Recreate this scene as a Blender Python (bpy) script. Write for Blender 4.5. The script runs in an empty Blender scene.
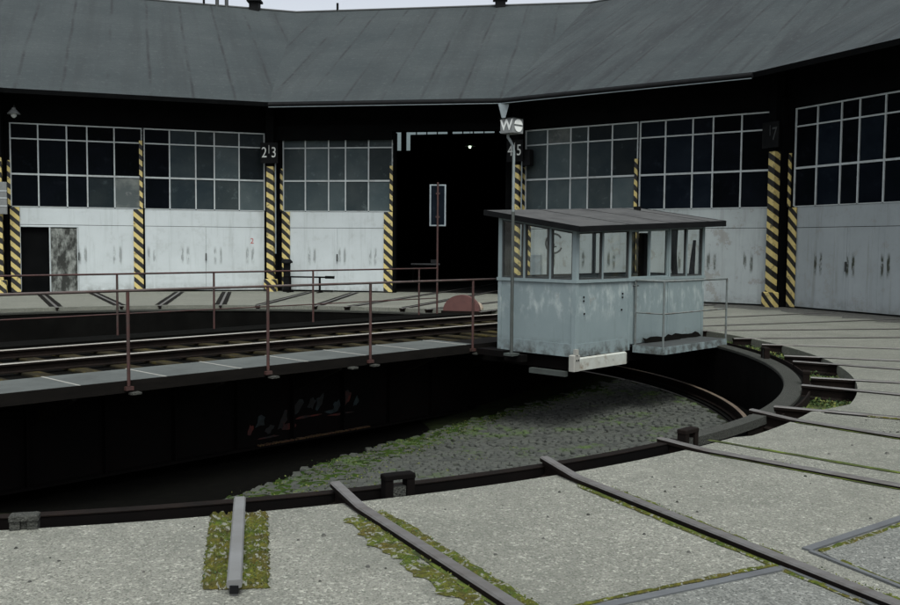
import bpy, bmesh, math, random
from mathutils import Matrix, Vector
R = math.radians
rnd = random.Random(7)
sc = bpy.context.scene
col = sc.collection
W = {}                                   # world matrices of everything built

# ------------------------------------------------------------------ helpers
def frame(x, y, z=0.0, rot=0.0):
    return Matrix.Translation((x, y, z)) @ Matrix.Rotation(rot, 4, 'Z')
ID = Matrix.Identity(4)

def place(o, M, parent=None):
    if parent is not None:
        o.parent = parent
        o.matrix_basis = W[parent.name].inverted() @ M
    else:
        o.matrix_basis = M
    W[o.name] = M.copy()
    return o

def tag(o, label=None, cat=None, group=None, kind=None):
    if label: o['label'] = label
    if cat: o['category'] = cat
    if group: o['group'] = group
    if kind: o['kind'] = kind
    return o

def thing(name, label, cat, M=ID, group=None):
    o = bpy.data.objects.new(name, None); o.empty_display_size = .2
    col.objects.link(o); place(o, M)
    return tag(o, label, cat, group)

class MB:
    def __init__(s): s.v = []; s.f = []; s.m = []; s.sm = []
    def add(s, vs, fs, mi=0, smooth=False, T=None):
        b = len(s.v)
        for p in vs:
            p = Vector(p)
            s.v.append(tuple(T @ p) if T else tuple(p))
        for f in fs:
            s.f.append([b+i for i in f]); s.m.append(mi); s.sm.append(smooth)
        return s
    def box(s, x0, x1, y0, y1, z0, z1, mi=0, T=None, bev=0.0):
        if bev > 0:
            b = bev
            lo = [(x0+b,y0,z0),(x1-b,y0,z0),(x1,y0+b,z0),(x1,y1-b,z0),(x1-b,y1,z0),(x0+b,y1,z0),(x0,y1-b,z0),(x0,y0+b,z0)]
            zz = z1-b
            mid = [(x,y,zz) for x,y,_ in lo]
            cx,cy = (x0+x1)/2,(y0+y1)/2
            top = [(x-math.copysign(b,x-cx), y-math.copysign(b,y-cy), z1) for x,y,_ in lo]
            vs = lo+mid+top
            fs = [list(range(7,-1,-1)), list(range(16,24))]
            for k in range(2):
                for i in range(8):
                    j=(i+1)%8; fs.append([k*8+i,k*8+j,k*8+8+j,k*8+8+i])
            return s.add(vs, fs, mi, False, T)
        vs = [(x0,y0,z0),(x1,y0,z0),(x1,y1,z0),(x0,y1,z0),(x0,y0,z1),(x1,y0,z1),(x1,y1,z1),(x0,y1,z1)]
        return s.add(vs, [(3,2,1,0),(4,5,6,7),(0,1,5,4),(1,2,6,5),(2,3,7,6),(3,0,4,7)], mi, False, T)
    def prism(s, poly, z0, z1, mi=0, T=None):
        n = len(poly)
        vs = [(x,y,z0) for x,y in poly]+[(x,y,z1) for x,y in poly]
        fs = [list(range(n-1,-1,-1)), list(range(n,2*n))]
        for i in range(n):
            j=(i+1)%n; fs.append([i,j,n+j,n+i])
        return s.add(vs, fs, mi, False, T)
    def tube(s, pts, r, seg=10, mi=0, T=None, caps=True):
        pts = [Vector(p) for p in pts]
        rs = r if isinstance(r,(list,tuple)) else [r]*len(pts)
        vs=[]; fs=[]
        for i,p in enumerate(pts):
            if i==0: d=pts[1]-pts[0]
            elif i==len(pts)-1: d=pts[-1]-pts[-2]
            else: d=(pts[i+1]-pts[i]).normalized()+(pts[i]-pts[i-1]).normalized()
            d.normalize()
            ref = Vector((0,0,1)) if abs(d.z)<.9 else Vector((1,0,0))
            a=d.cross(ref).normalized(); b=a.cross(d).normalized()
            for k in range(seg):
                t=2*math.pi*k/seg
                vs.append(p+(a*math.cos(t)+b*math.sin(t))*rs[i])
        for i in range(len(pts)-1):
            for k in range(seg):
                j=(k+1)%seg
                fs.append([i*seg+k,i*seg+j,(i+1)*seg+j,(i+1)*seg+k])
        s.add(vs, fs, mi, True, T)
        if caps:
            s.add(vs[:seg],[list(range(seg))],mi,False,T); s.add(vs[-seg:],[list(range(seg-1,-1,-1))],mi,False,T)
        return s
    def build(s, name, mats, parent=None, M=None, uv=None):
        me = bpy.data.meshes.new(name)
        me.from_pydata(s.v, [], s.f)
        if not isinstance(mats,(list,tuple)): mats=[mats]
        for m in mats: me.materials.append(m)
        me.polygons.foreach_set('material_index', s.m)
        me.polygons.foreach_set('use_smooth', s.sm)
        bm=bmesh.new(); bm.from_mesh(me); bmesh.ops.recalc_face_normals(bm, faces=bm.faces); bm.to_mesh(me); bm.free()
        me.update()
        o = bpy.data.objects.new(name, me); col.objects.link(o)
        if M is None: M = W[parent.name] if parent is not None else ID
        place(o, M, parent)
        return o

def text_obj(name, txt, size, mat, parent, M, depth=.004, align='CENTER', bold=0.0, narrow=1.0):
    cu = bpy.data.curves.new(name, 'FONT'); cu.body = txt; cu.size = size; cu.extrude = depth
    cu.align_x = align; cu.align_y = 'CENTER'; cu.offset = bold
    t = bpy.data.objects.new('tmp_text', cu); col.objects.link(t)
    dg = bpy.context.evaluated_depsgraph_get()
    me = bpy.data.meshes.new_from_object(t.evaluated_get(dg))
    col.objects.unlink(t); bpy.data.objects.remove(t)
    if narrow != 1.0:
        for v in me.vertices: v.co.x *= narrow
    me.materials.clear(); me.materials.append(mat)
    o = bpy.data.objects.new(name, me); col.objects.link(o); place(o, M, parent)
    return o

# ------------------------------------------------------------------ materials
def new_mat(name):
    m = bpy.data.materials.new(name); m.use_nodes = True
    nt = m.node_tree; nt.nodes.clear()
    out = nt.nodes.new('ShaderNodeOutputMaterial'); b = nt.nodes.new('ShaderNodeBsdfPrincipled')
    nt.links.new(b.outputs[0], out.inputs[0])
    return m, nt, b, out
def N(nt, t, **kw):
    n = nt.nodes.new(t)
    for k,v in kw.items():
        if k in n.inputs.keys(): n.inputs[k].default_value = v
        else: setattr(n,k,v)
    return n
def L(nt,a,b): nt.links.new(a,b)
def coords(nt, scale=(1,1,1), uv=False, rnd_off=True, rot=(0,0,0)):
    tc = N(nt,'ShaderNodeTexCoord'); mp = N(nt,'ShaderNodeMapping'); mp.inputs['Scale'].default_value = scale
    mp.inputs['Rotation'].default_value = rot
    L(nt, tc.outputs['UV' if uv else 'Object'], mp.inputs[0])
    if rnd_off and not uv:
        oi = N(nt,'ShaderNodeObjectInfo'); mu = N(nt,'ShaderNodeMath',operation='MULTIPLY'); mu.inputs[1].default_value = 37.0
        L(nt, oi.outputs['Random'], mu.inputs[0]); L(nt, mu.outputs[0], mp.inputs['Location'])
    return mp.outputs[0]
def noise(nt, vec, scale, detail=4, rough=.55, lo=None, hi=None):
    n = N(nt,'ShaderNodeTexNoise'); n.inputs['Scale'].default_value=scale; n.inputs['Detail'].default_value=detail; n.inputs['Roughness'].default_value=rough
    L(nt, vec, n.inputs['Vector'])
    o = n.outputs['Fac']
    if lo is not None:
        r = N(nt,'ShaderNodeMapRange'); r.inputs[1].default_value=lo; r.inputs[2].default_value=hi; L(nt,o,r.inputs[0]); o=r.outputs[0]
    return o
def mix(nt, fac, a, b):
    m = N(nt,'ShaderNodeMix',data_type='RGBA')
    if isinstance(fac,(int,float)): m.inputs[0].default_value=fac
    else: L(nt,fac,m.inputs[0])
    for i,c in ((6,a),(7,b)):
        if isinstance(c,tuple): m.inputs[i].default_value=(*c,1)
        else: L(nt,c,m.inputs[i])
    return m.outputs[2]
def math_(nt, op, a, b=None, clamp=False):
    m = N(nt,'ShaderNodeMath',operation=op); m.use_clamp=clamp
    for i,c in enumerate((a,b)):
        if c is None: continue
        if isinstance(c,(int,float)): m.inputs[i].default_value=c
        else: L(nt,c,m.inputs[i])
    return m.outputs[0]
def bump(nt, b, h, strength=.3, dist=.02):
    n = N(nt,'ShaderNodeBump'); n.inputs['Strength'].default_value=strength; n.inputs['Distance'].default_value=dist
    L(nt,h,n.inputs['Height']); L(nt,n.outputs[0],b.inputs['Normal'])
def sep(nt, v):
    s = N(nt,'ShaderNodeSeparateXYZ'); L(nt,v,s.inputs[0]); return s.outputs

def simple(name, c1, c2=None, scale=3.0, rough=.7, metal=0.0, bumps=.15, stain=None, stain_amt=(.55,.7), spec=.5, stretch=(1,1,1)):
    m,nt,b,_ = new_mat(name)
    v = coords(nt, stretch); c2 = c2 or tuple(x*.7 for x in c1)
    f = noise(nt, v, scale, 6, .6, .3, .7)
    c = mix(nt, f, c1, c2)
    if stain:
        f2 = noise(nt, v, scale*.45, 5, .65, *stain_amt)
        c = mix(nt, f2, c, stain)
    L(nt, c, b.inputs['Base Color']); b.inputs['Roughness'].default_value=rough; b.inputs['Metallic'].default_value=metal
    b.inputs['Specular IOR Level'].default_value=spec
    if bumps: bump(nt, b, noise(nt, v, scale*9, 3), bumps, .01)
    return m

def concrete_mat(name, c_lo, c_hi, dark, pebble=.5, big=1.0):
    m,nt,b,_ = new_mat(name); v = coords(nt, rnd_off=False)
    vo = N(nt,'ShaderNodeTexVoronoi'); vo.inputs['Scale'].default_value=62; L(nt,v,vo.inputs['Vector'])
    h = sep(nt, vo.outputs['Color'])[0]
    vo2 = N(nt,'ShaderNodeTexVoronoi'); vo2.inputs['Scale'].default_value=105; L(nt,v,vo2.inputs['Vector'])
    h2 = sep(nt, vo2.outputs['Color'])[1]
    g = noise(nt, v, 90, 3, .7)
    base = mix(nt, noise(nt, v, .8, 6, .65, .32, .68), c_lo, c_hi)
    # pebbles of the exposed aggregate: light and dark stones
    pl = N(nt,'ShaderNodeMapRange'); pl.inputs[1].default_value=.78; pl.inputs[2].default_value=1.0; L(nt,h,pl.inputs[0])
    pd = N(nt,'ShaderNodeMapRange'); pd.inputs[1].default_value=.40; pd.inputs[2].default_value=.08; L(nt,h2,pd.inputs[0])
    c = mix(nt, math_(nt,'MULTIPLY',pl.outputs[0],pebble), base, tuple(min(.7,x*1.8) for x in c_hi))
    c = mix(nt, math_(nt,'MULTIPLY',pd.outputs[0],pebble), c, tuple(x*.42 for x in c_lo))
    gm = N(nt,'ShaderNodeMapRange'); gm.inputs[1].default_value=.35; gm.inputs[2].default_value=.7; L(nt,g,gm.inputs[0])
    c = mix(nt, math_(nt,'MULTIPLY',gm.outputs[0],.6), c, tuple(x*.5 for x in c_lo))
    c = mix(nt, math_(nt,'MULTIPLY',noise(nt, v, 7, 6, .75, .48, .68),.45), c, tuple(x*.62 for x in c_lo))
    c = mix(nt, math_(nt,'MULTIPLY',noise(nt, v, 1.3, 7, .72, .50, .66),.40), c, tuple(x*.66 for x in c_lo))
    st = noise(nt, v, .35*big, 8, .7, .50, .72)
    c = mix(nt, math_(nt,'MULTIPLY',st,.8), c, dark)
    # paving blends towards the dark tone as y grows, broken by noise
    py=sep(nt,v)[1]; gr=N(nt,'ShaderNodeMapRange'); gr.inputs[1].default_value=6.0; gr.inputs[2].default_value=16.0; L(nt,math_(nt,'ADD',py,math_(nt,'MULTIPLY',noise(nt,v,.3,5,.6),4.0)),gr.inputs[0])
    c = mix(nt, math_(nt,'MULTIPLY',gr.outputs[0],.52), c, dark)
    L(nt,c,b.inputs['Base Color']); b.inputs['Roughness'].default_value=.92; b.inputs['Specular IOR Level'].default_value=.25
    hh = math_(nt,'ADD', math_(nt,'MULTIPLY',vo.outputs['Distance'],-.7), g)
    bump(nt,b,hh,.9,.016)
    return m

M_ = {}
M_['concrete'] = concrete_mat('apron_concrete', (.215,.220,.190), (.32,.322,.278), (.118,.124,.104), .78)
M_['concrete_blue'] = concrete_mat('slab_concrete', (.17,.178,.165), (.245,.252,.232), (.115,.125,.105), .8)
M_['coping'] = concrete_mat('coping_concrete', (.045,.047,.041), (.072,.074,.066), (.022,.024,.019), .5)
M_['soot_shade_floor'] = simple('sooty_shade_floor', (.004,.004,.004), (.007,.007,.006), 2, .9, spec=.1)  # sooty floor colour also carries the black shade inside the bays
M_['soot_shade'] = simple('soot_shade_timber', (.0025,.0028,.003), (.0045,.0048,.005), 2, .95, spec=.03)  # eave and bay shade deepened into the sooty timber colour
M_['soot_shade_wall'] = simple('soot_shade_wall', (.003,.003,.003), (.005,.005,.005), 1.3, .95, spec=.1)  # sooty wall colour likewise blackened for the shade of the bays
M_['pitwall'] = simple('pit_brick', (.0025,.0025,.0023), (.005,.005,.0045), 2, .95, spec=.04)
M_['gravel'] = simple('dark_gravel', (.035,.036,.034), (.10,.10,.092), 26, .95, bumps=.6, stain=(.14,.14,.125), stain_amt=(.5,.75), spec=.15)
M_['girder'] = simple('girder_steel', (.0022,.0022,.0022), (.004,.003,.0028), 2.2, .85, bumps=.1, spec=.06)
M_['bearer'] = simple('bearer_timber', (.004,.0035,.003), (.007,.006,.005), 3, .9, spec=.1, stretch=(1,4,4))
M_['rust'] = simple('rusty_steel', (.03,.02,.015), (.05,.03,.02), 6, .8, .2, .25)
M_['rustdark'] = simple('rail_side_rust', (.0045,.0036,.003), (.010,.0065,.005), 5, .9, 0, .25, spec=.1)
M_['railtop'] = simple('rail_head_steel', (.14,.138,.134), (.10,.094,.088), 5, .55, .35, .12, stain=(.075,.064,.056), stain_amt=(.5,.75), stretch=(.4,3,3))
M_['railhead_worn'] = simple('grey_worn_steel', (.17,.175,.175), (.125,.125,.12), 4, .6, .2, .12)
M_['ringrail'] = simple('ring_rail_steel', (.16,.125,.09), (.09,.065,.05), 4, .6, .3, .12)
M_['railbright'] = simple('running_surface', (.36,.35,.32), (.24,.22,.19), 3, .4, .3, .1, stretch=(.3,3,3))
M_['redrail'] = simple('red_oxide_paint', (.060,.020,.016), (.028,.013,.011), 7, .65, 0, .2, stain=(.035,.022,.018), stain_amt=(.5,.62))
M_['greyrail'] = simple('worn_handrail', (.095,.075,.068), (.05,.034,.03), 5, .55, .1, .15, stain=(.06,.03,.025), stain_amt=(.5,.7))
M_['redcover'] = simple('red_sheet', (.10,.040,.034), (.075,.03,.026), 5, .6, 0, .1)
M_['palecover'] = simple('pale_stone', (.30,.25,.19), (.22,.18,.14), 6, .9)
M_['sleeper'] = simple('mossy_sleeper', (.030,.024,.011), (.010,.009,.006), 5, .95, bumps=.5, stain=(.060,.048,.013), stain_amt=(.54,.68), spec=.1, stretch=(3,1,1))
M_['ballast'] = simple('oily_bed_pit_shade', (.0022,.0022,.002), (.004,.004,.0033), 9, .95, bumps=.4, spec=.03)  # bed of the bridge, also the black that imitates shade in the pit
M_['walkway'] = simple('walkway_felt', (.085,.094,.090), (.062,.069,.067), 3, .9, bumps=.25, stain=(.055,.06,.058), stain_amt=(.5,.75), spec=.2)
M_['joint'] = simple('pale_joint', (.28,.28,.25), (.24,.24,.22), 9, .8)
M_['white'] = simple('white_paint', (.62,.65,.66), (.50,.52,.52), 4, .6, stain=(.30,.29,.26), stain_amt=(.6,.8))
M_['offwhite'] = simple('weathered_white', (.52,.55,.55), (.40,.42,.41), 5, .7, stain=(.20,.18,.14), stain_amt=(.52,.7))
M_['bars'] = simple('window_bar_paint', (.42,.46,.47), (.34,.37,.37), 5, .6, stain=(.22,.23,.22), stain_amt=(.55,.75))
M_['zinc'] = simple('zinc_sheet', (.26,.31,.33), (.19,.22,.235), 5, .5, .3)
M_['black'] = simple('black_paint', (.004,.0045,.005), (.008,.0085,.009), 4, .7, spec=.08)
M_['darkgrey'] = simple('dark_grey_paint', (.04,.045,.045), (.028,.03,.03), 4, .6)
M_['guard'] = simple('guard_rail_paint', (.13,.155,.155), (.08,.09,.085), 8, .6, stain=(.05,.035,.025), stain_amt=(.52,.68))
M_['mastdark'] = simple('mast_dark_paint', (.055,.065,.06), (.035,.04,.037), 6, .5)
M_['mastlight'] = simple('mast_light_paint', (.20,.235,.24), (.15,.175,.175), 6, .5)
M_['signgrey'] = simple('sign_grey', (.17,.18,.18), (.13,.14,.14), 6, .6)
M_['signwhite'] = simple('sign_white', (.70,.72,.70), (.60,.62,.60), 6, .5)
M_['numwhite'] = simple('number_white', (.60,.62,.60), (.45,.47,.45), 20, .6)
M_['redpaint'] = simple('red_stencil', (.42,.07,.06), (.36,.06,.05), 20, .6)
M_['graf_red'] = simple('old_red_paint', (.095,.009,.004), (.035,.006,.004), 9, .8, stain=(.003,.003,.003), stain_amt=(.42,.56))
M_['graf_teal'] = simple('old_teal_paint', (.012,.026,.030), (.006,.012,.014), 9, .8, stain=(.003,.003,.003), stain_amt=(.42,.56))
M_['mossline'] = simple('dry_moss', (.07,.045,.012), (.04,.012,.006), 14, .95)
M_['soil'] = simple('mossy_soil', (.030,.034,.018), (.055,.075,.022), 7, .95, bumps=.7, stain=(.09,.12,.022), stain_amt=(.46,.6), spec=.1)
M_['leaf'] = simple('leaf_green', (.020,.048,.009), (.040,.068,.013), 6, .8, bumps=0)
M_['leaf2'] = simple('moss_yellow', (.115,.125,.022), (.07,.085,.018), 6, .9, bumps=0)
M_['steel_flat'] = simple('edging_steel', (.125,.135,.14), (.095,.10,.105), 6, .5, .3, stain=(.09,.085,.08), stain_amt=(.6,.8))
M_['cloth'] = simple('black_cloth', (.006,.006,.007), (.011,.011,.012), 6, .95, spec=.1)
M_['greenbox'] = simple('dull_green', (.03,.04,.025), (.02,.026,.018), 6, .8)

def moss_mat():
    m,nt,b,_ = new_mat('moss_growth'); v = coords(nt, rnd_off=False)
    a = noise(nt,v,9,6,.7,.38,.62); d = noise(nt,v,38,4,.7,.4,.62); e = noise(nt,v,4,6,.7,.42,.6)
    c = mix(nt,a,(.038,.080,.011),(.125,.138,.020))
    c = mix(nt,math_(nt,'MULTIPLY',e,.65),c,(.095,.060,.018))
    c = mix(nt,math_(nt,'MULTIPLY',d,.7),c,(.035,.036,.018))
    g = noise(nt,v,30,3,.6,.56,.62)
    c = mix(nt,g,c,(.20,.205,.175))
    L(nt,c,b.inputs['Base Color']); b.inputs['Roughness'].default_value=1; b.inputs['Specular IOR Level'].default_value=.1
    bump(nt,b,noise(nt,v,60,4,.7),.9,.02)
    return m
M_['moss'] = moss_mat()
M_['pitmoss'] = simple('pit_moss', (.015,.036,.007), (.036,.052,.010), 7, 1.0, bumps=.9, stain=(.012,.014,.008), stain_amt=(.5,.62), spec=.05)

def sett_mat():
    m,nt,b,_ = new_mat('basalt_setts'); v = coords(nt, rnd_off=False)
    geo = N(nt,'ShaderNodeNewGeometry')
    c = mix(nt, geo.outputs['Random Per Island'], (.034,.037,.033), (.055,.059,.052))
    c = mix(nt, noise(nt,v,3,5,.6,.45,.7), c, (.055,.06,.05))
    c = mix(nt, noise(nt,v,.9,7,.72,.54,.62), c, (.045,.075,.018))
    c = mix(nt, noise(nt,v,45,3,.6,.55,.7), c, (.05,.05,.045))
    L(nt,c,b.inputs['Base Color']); b.inputs['Roughness'].default_value=.8; b.inputs['Specular IOR Level'].default_value=.3
    bump(nt,b,noise(nt,v,50,3),.4,.01)
    return m
M_['sett'] = sett_mat()
M_['sett_joint'] = simple('sett_joint_earth', (.006,.006,.004), (.016,.024,.007), 5, .95, bumps=.5, spec=.1)

def roof_mat():
    m,nt,b,_ = new_mat('bitumen_roofing')
    v = coords(nt, uv=True)
    x,y,z = sep(nt, v)
    c = mix(nt, noise(nt,v,.35,6,.6,.3,.7), (.021,.029,.031), (.040,.049,.050))
    # fine rows of the felt running along the eave
    rows = coords(nt, (.25,9,1), uv=True); c = mix(nt, math_(nt,'MULTIPLY',noise(nt,rows,1.0,4,.7,.45,.75),.55), c, (.022,.028,.030))
    # long dark runs down the slope
    runs = coords(nt, (.7,.035,1), uv=True); c = mix(nt, math_(nt,'MULTIPLY',noise(nt,runs,1.0,5,.65,.50,.75),.8), c, (.015,.019,.020))
    runs2 = coords(nt, (3.2,.12,1), uv=True); c = mix(nt, math_(nt,'MULTIPLY',noise(nt,runs2,1.0,4,.65,.55,.75),.45), c, (.017,.020,.021))
    rt=N(nt,'ShaderNodeMath',operation='GREATER_THAN'); rt.inputs[1].default_value=100.0; L(nt,x,rt.inputs[0])
    r3=coords(nt,(.55,.05,1),uv=True); c = mix(nt, math_(nt,'MULTIPLY',math_(nt,'MULTIPLY',noise(nt,r3,1.6,7,.72,.47,.62),rt.outputs[0]),.8), c, (.011,.014,.016))
    # lap seams
    wob = math_(nt,'MULTIPLY',noise(nt,v,.35,1),.10)
    fr = math_(nt,'FRACT', math_(nt,'ADD', math_(nt,'DIVIDE',x,1.28), wob))
    d = math_(nt,'ABSOLUTE', math_(nt,'SUBTRACT',fr,.5))
    seam = N(nt,'ShaderNodeMapRange'); seam.inputs[1].default_value=.055; seam.inputs[2].default_value=.012; L(nt,d,seam.inputs[0])
    brk = noise(nt,v,.55,4,.6,.38,.6)
    c = mix(nt, math_(nt,'MULTIPLY', math_(nt,'MULTIPLY',seam.outputs[0],brk),.85), c, (.010,.011,.012))
    c = mix(nt, math_(nt,'MULTIPLY',noise(nt,v,14,5,.75,.42,.66),.55), c, (.019,.024,.026)); c = mix(nt, math_(nt,'MULTIPLY',noise(nt,v,5,6,.75,.55,.68),.5), c, (.065,.072,.072)); sp = noise(nt,v,26,2,.5,.75,.79); c = mix(nt, sp, c, (.13,.15,.15))
    L(nt,c,b.inputs['Base Color']); b.inputs['Roughness'].default_value=.85; b.inputs['Specular IOR Level'].default_value=.3
    bump(nt,b,noise(nt,rows,6,3),.25,.02)
    return m
M_['roof'] = roof_mat()

def door_mat(name, c1, c2, grime, marks, flake):
    m,nt,b,_ = new_mat(name); tc = N(nt,'ShaderNodeTexCoord'); p = tc.outputs['Object']
    v = coords(nt); x,y,z = sep(nt,p)
    c = mix(nt, noise(nt,v,1.1,6,.6,.3,.7), c1, c2)
    st = coords(nt,(5,1,.35)); s = noise(nt,st,1.0,6,.7,.52,.75)
    c = mix(nt, math_(nt,'MULTIPLY',s,grime), c, (.16,.17,.155))
    fl = noise(nt,v,2.2,9,.75,.56,.60); zz=N(nt,'ShaderNodeMapRange'); zz.inputs[1].default_value=2.3; zz.inputs[2].default_value=1.2; L(nt,z,zz.inputs[0])
    c = mix(nt, math_(nt,'MULTIPLY',fl,flake), c, (.23,.23,.21))
    # hand marks and grease runs at handle height
    bz = math_(nt,'ABSOLUTE', math_(nt,'SUBTRACT',z,1.22)); band=N(nt,'ShaderNodeMapRange'); band.inputs[1].default_value=.34; band.inputs[2].default_value=.10; L(nt,bz,band.inputs[0])
    gx = math_(nt,'FRACT', math_(nt,'DIVIDE', math_(nt,'ADD',x,.30),1.08)); gd=math_(nt,'ABSOLUTE',math_(nt,'SUBTRACT',gx,.5))
    g2 = math_(nt,'ABSOLUTE',math_(nt,'SUBTRACT',gd,.085)); gm=N(nt,'ShaderNodeMapRange'); gm.inputs[1].default_value=.055; gm.inputs[2].default_value=.02; L(nt,g2,gm.inputs[0])
    f = math_(nt,'MULTIPLY', math_(nt,'MULTIPLY',band.outputs[0],gm.outputs[0]), noise(nt,coords(nt,(6,1,2)),1.6,5,.7,.40,.58))
    c = mix(nt, math_(nt,'MULTIPLY',math_(nt,'MULTIPLY',f,1.6,True),marks), c, (.035,.04,.028))
    # splash dirt along the foot
    zf=N(nt,'ShaderNodeMapRange'); zf.inputs[1].default_value=.35; zf.inputs[2].default_value=.0; L(nt,z,zf.inputs[0])
    c = mix(nt, math_(nt,'MULTIPLY', math_(nt,'MULTIPLY',zf.outputs[0], noise(nt,v,5,6,.7,.35,.7)),.8), c, (.10,.10,.085))
    L(nt,c,b.inputs['Base Color']); b.inputs['Roughness'].default_value=.6; b.inputs['Specular IOR Level'].default_value=.3
    bump(nt,b,noise(nt,v,7,4),.12,.02)
    return m
M_['door_a'] = door_mat('door_paint', (.475,.52,.53), (.42,.46,.468), .32, .5, .12)
M_['door_b'] = door_mat('door_paint_flaking', (.35,.39,.39), (.29,.325,.325), .7, .8, .7)
M_['door_c'] = door_mat('door_paint_grimy', (.30,.335,.345), (.25,.283,.29), .8, 1.0, .35)
M_['leafdoor'] = simple('peeling_leaf', (.26,.28,.26), (.018,.02,.018), 4, .8, stain=(.015,.017,.014), stain_amt=(.45,.58), stretch=(2,1,1))

def hazard_mat(name, k=3.1, sx=1.0, ph=0.0, white=False):
    m,nt,b,_ = new_mat(name); tc=N(nt,'ShaderNodeTexCoord'); x,y,z = sep(nt,tc.outputs['Object'])
    v = coords(nt)
    t = math_(nt,'ADD', math_(nt,'MULTIPLY', math_(nt,'ADD', z, math_(nt,'MULTIPLY', math_(nt,'ADD',x,y), sx)), k), ph)
    t = math_(nt,'ADD', t, math_(nt,'MULTIPLY',noise(nt,v,9,3),.06))
    fr = math_(nt,'FRACT',t); st = math_(nt,'GREATER_THAN',fr,.5)
    yel = mix(nt, noise(nt,v,5,6,.7,.35,.7), (.55,.44,.15), (.47,.39,.17))
    yel = mix(nt, noise(nt,v,7,6,.7,.56,.66), yel, (.12,.10,.05))
    blk = mix(nt, noise(nt,v,7,6,.7,.5,.7), (.005,.005,.0055), (.016,.016,.015))
    L(nt, mix(nt, st, blk, yel), b.inputs['Base Color']); b.inputs['Roughness'].default_value=.6
    return m
M_['haz'] = hazard_mat('hazard_stripes', 3.0, .9)
M_['haz2'] = hazard_mat('hazard_stripes_column', 2.9, .55, .3)
M_['haz_narrow'] = hazard_mat('hazard_stripes_narrow', 2.9, .9, .2)

def pane_mat(name, base, spec, rough=.12, dirt=(.05,.06,.06)):
    m,nt,b,_ = new_mat(name); v = coords(nt)
    c = mix(nt, noise(nt,v,1.4,5,.6,.4,.7), base, dirt)
    ge=N(nt,'ShaderNodeNewGeometry'); mr=N(nt,'ShaderNodeMapRange'); mr.inputs[3].default_value=.45; mr.inputs[4].default_value=1.5; L(nt,ge.outputs['Random Per Island'],mr.inputs[0])
    vm=N(nt,'ShaderNodeVectorMath',operation='SCALE'); L(nt,c,vm.inputs[0]); L(nt,mr.outputs[0],vm.inputs['Scale']); c=vm.outputs[0]
    du=noise(nt,v,3.5,6,.7,.58,.78); c=mix(nt,math_(nt,'MULTIPLY',du,.6),c,tuple(min(.3,x*2.6+.004) for x in dirt))
    L(nt,c,b.inputs['Base Color']); b.inputs['Roughness'].default_value=rough; b.inputs['Specular IOR Level'].default_value=spec
    return m
M_['pane_black'] = pane_mat('pane_black', (.002,.003,.004), .012, .3, (.003,.004,.006))
M_['pane_blue'] = pane_mat('pane_dust_sky_blue', (.034,.047,.051), .05, .35, (.050,.063,.065))  # teal of the reflected sky put into the dusty pane colour
M_['pane_mid'] = pane_mat('pane_dust_sky', (.014,.021,.025), .04, .35, (.024,.032,.034))  # dimmer pane, sky reflection again mixed into the dusty base colour
M_['pane_pale'] = pane_mat('pane_pale', (.05,.06,.06), .1, .4, (.13,.14,.13))
M_['pane_night'] = pane_mat('pane_night', (.003,.005,.008), .02, .35, (.006,.009,.013))

def clear_glass(name, gloss=.05, tint=(.93,.97,.97)):
    m = bpy.data.materials.new(name); m.use_nodes=True; nt=m.node_tree; nt.nodes.clear()
    out=N(nt,'ShaderNodeOutputMaterial'); t=N(nt,'ShaderNodeBsdfTransparent'); t.inputs[0].default_value=(*tint,1)
    g=N(nt,'ShaderNodeBsdfGlossy'); g.inputs['Roughness'].default_value=.05
    mx=N(nt,'ShaderNodeMixShader'); mx.inputs[0].default_value=gloss
    L(nt,t.outputs[0],mx.inputs[1]); L(nt,g.outputs[0],mx.inputs[2]); L(nt,mx.outputs[0],out.inputs[0])
    return m
M_['glass'] = clear_glass('cabin_glass', .065, (.98,.99,.985))
M_['skyglass'] = clear_glass('clerestory_glass', .05, (.55,.60,.60))

def cabin_paint():
    m,nt,b,_ = new_mat('cabin_paint'); v=coords(nt); tc=N(nt,'ShaderNodeTexCoord'); z=sep(nt,tc.outputs['Object'])[2]
    c = mix(nt, noise(nt,v,1.6,6,.6,.3,.7), (.205,.255,.262), (.172,.218,.227))
    st = coords(nt,(9,9,1.0)); c = mix(nt, math_(nt,'MULTIPLY',noise(nt,st,1.0,6,.7,.55,.75),.5), c, (.13,.165,.165))
    # scuffed whitish paint patches
    bz=math_(nt,'ABSOLUTE',math_(nt,'SUBTRACT',z,.80)); bd=N(nt,'ShaderNodeMapRange'); bd.inputs[1].default_value=.36; bd.inputs[2].default_value=.15; L(nt,bz,bd.inputs[0])
    sm = noise(nt,coords(nt,(3,3,1.6)),2.4,5,.6,.50,.74)
    c = mix(nt, math_(nt,'MULTIPLY',math_(nt,'MULTIPLY',sm,bd.outputs[0]),.75), c, (.42,.47,.46))
    ru = noise(nt,v,4.5,8,.75,.62,.68); c = mix(nt, math_(nt,'MULTIPLY',ru,.45), c, (.14,.12,.10))
    zf=N(nt,'ShaderNodeMapRange'); zf.inputs[1].default_value=.22; zf.inputs[2].default_value=-.03; L(nt,z,zf.inputs[0])
    c = mix(nt, math_(nt,'MULTIPLY',math_(nt,'MULTIPLY',zf.outputs[0],noise(nt,v,6,6,.7,.42,.6)),.9), c, (.05,.05,.045))
    L(nt,c,b.inputs['Base Color']); b.inputs['Roughness'].default_value=.5; b.inputs['Specular IOR Level'].default_value=.4
    bump(nt,b,noise(nt,v,3,3),.1,.02)
    return m
M_['cab'] = cabin_paint()
M_['cabroof'] = simple('cabin_roofing', (.045,.047,.047), (.07,.07,.069), 4, .9, bumps=.3, stain=(.03,.03,.03), stain_amt=(.5,.7), spec=.25)
M_['bracketpale'] = simple('pale_bracket', (.42,.45,.42), (.33,.33,.29), 5, .6, stain=(.14,.10,.06), stain_amt=(.56,.7))

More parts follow.
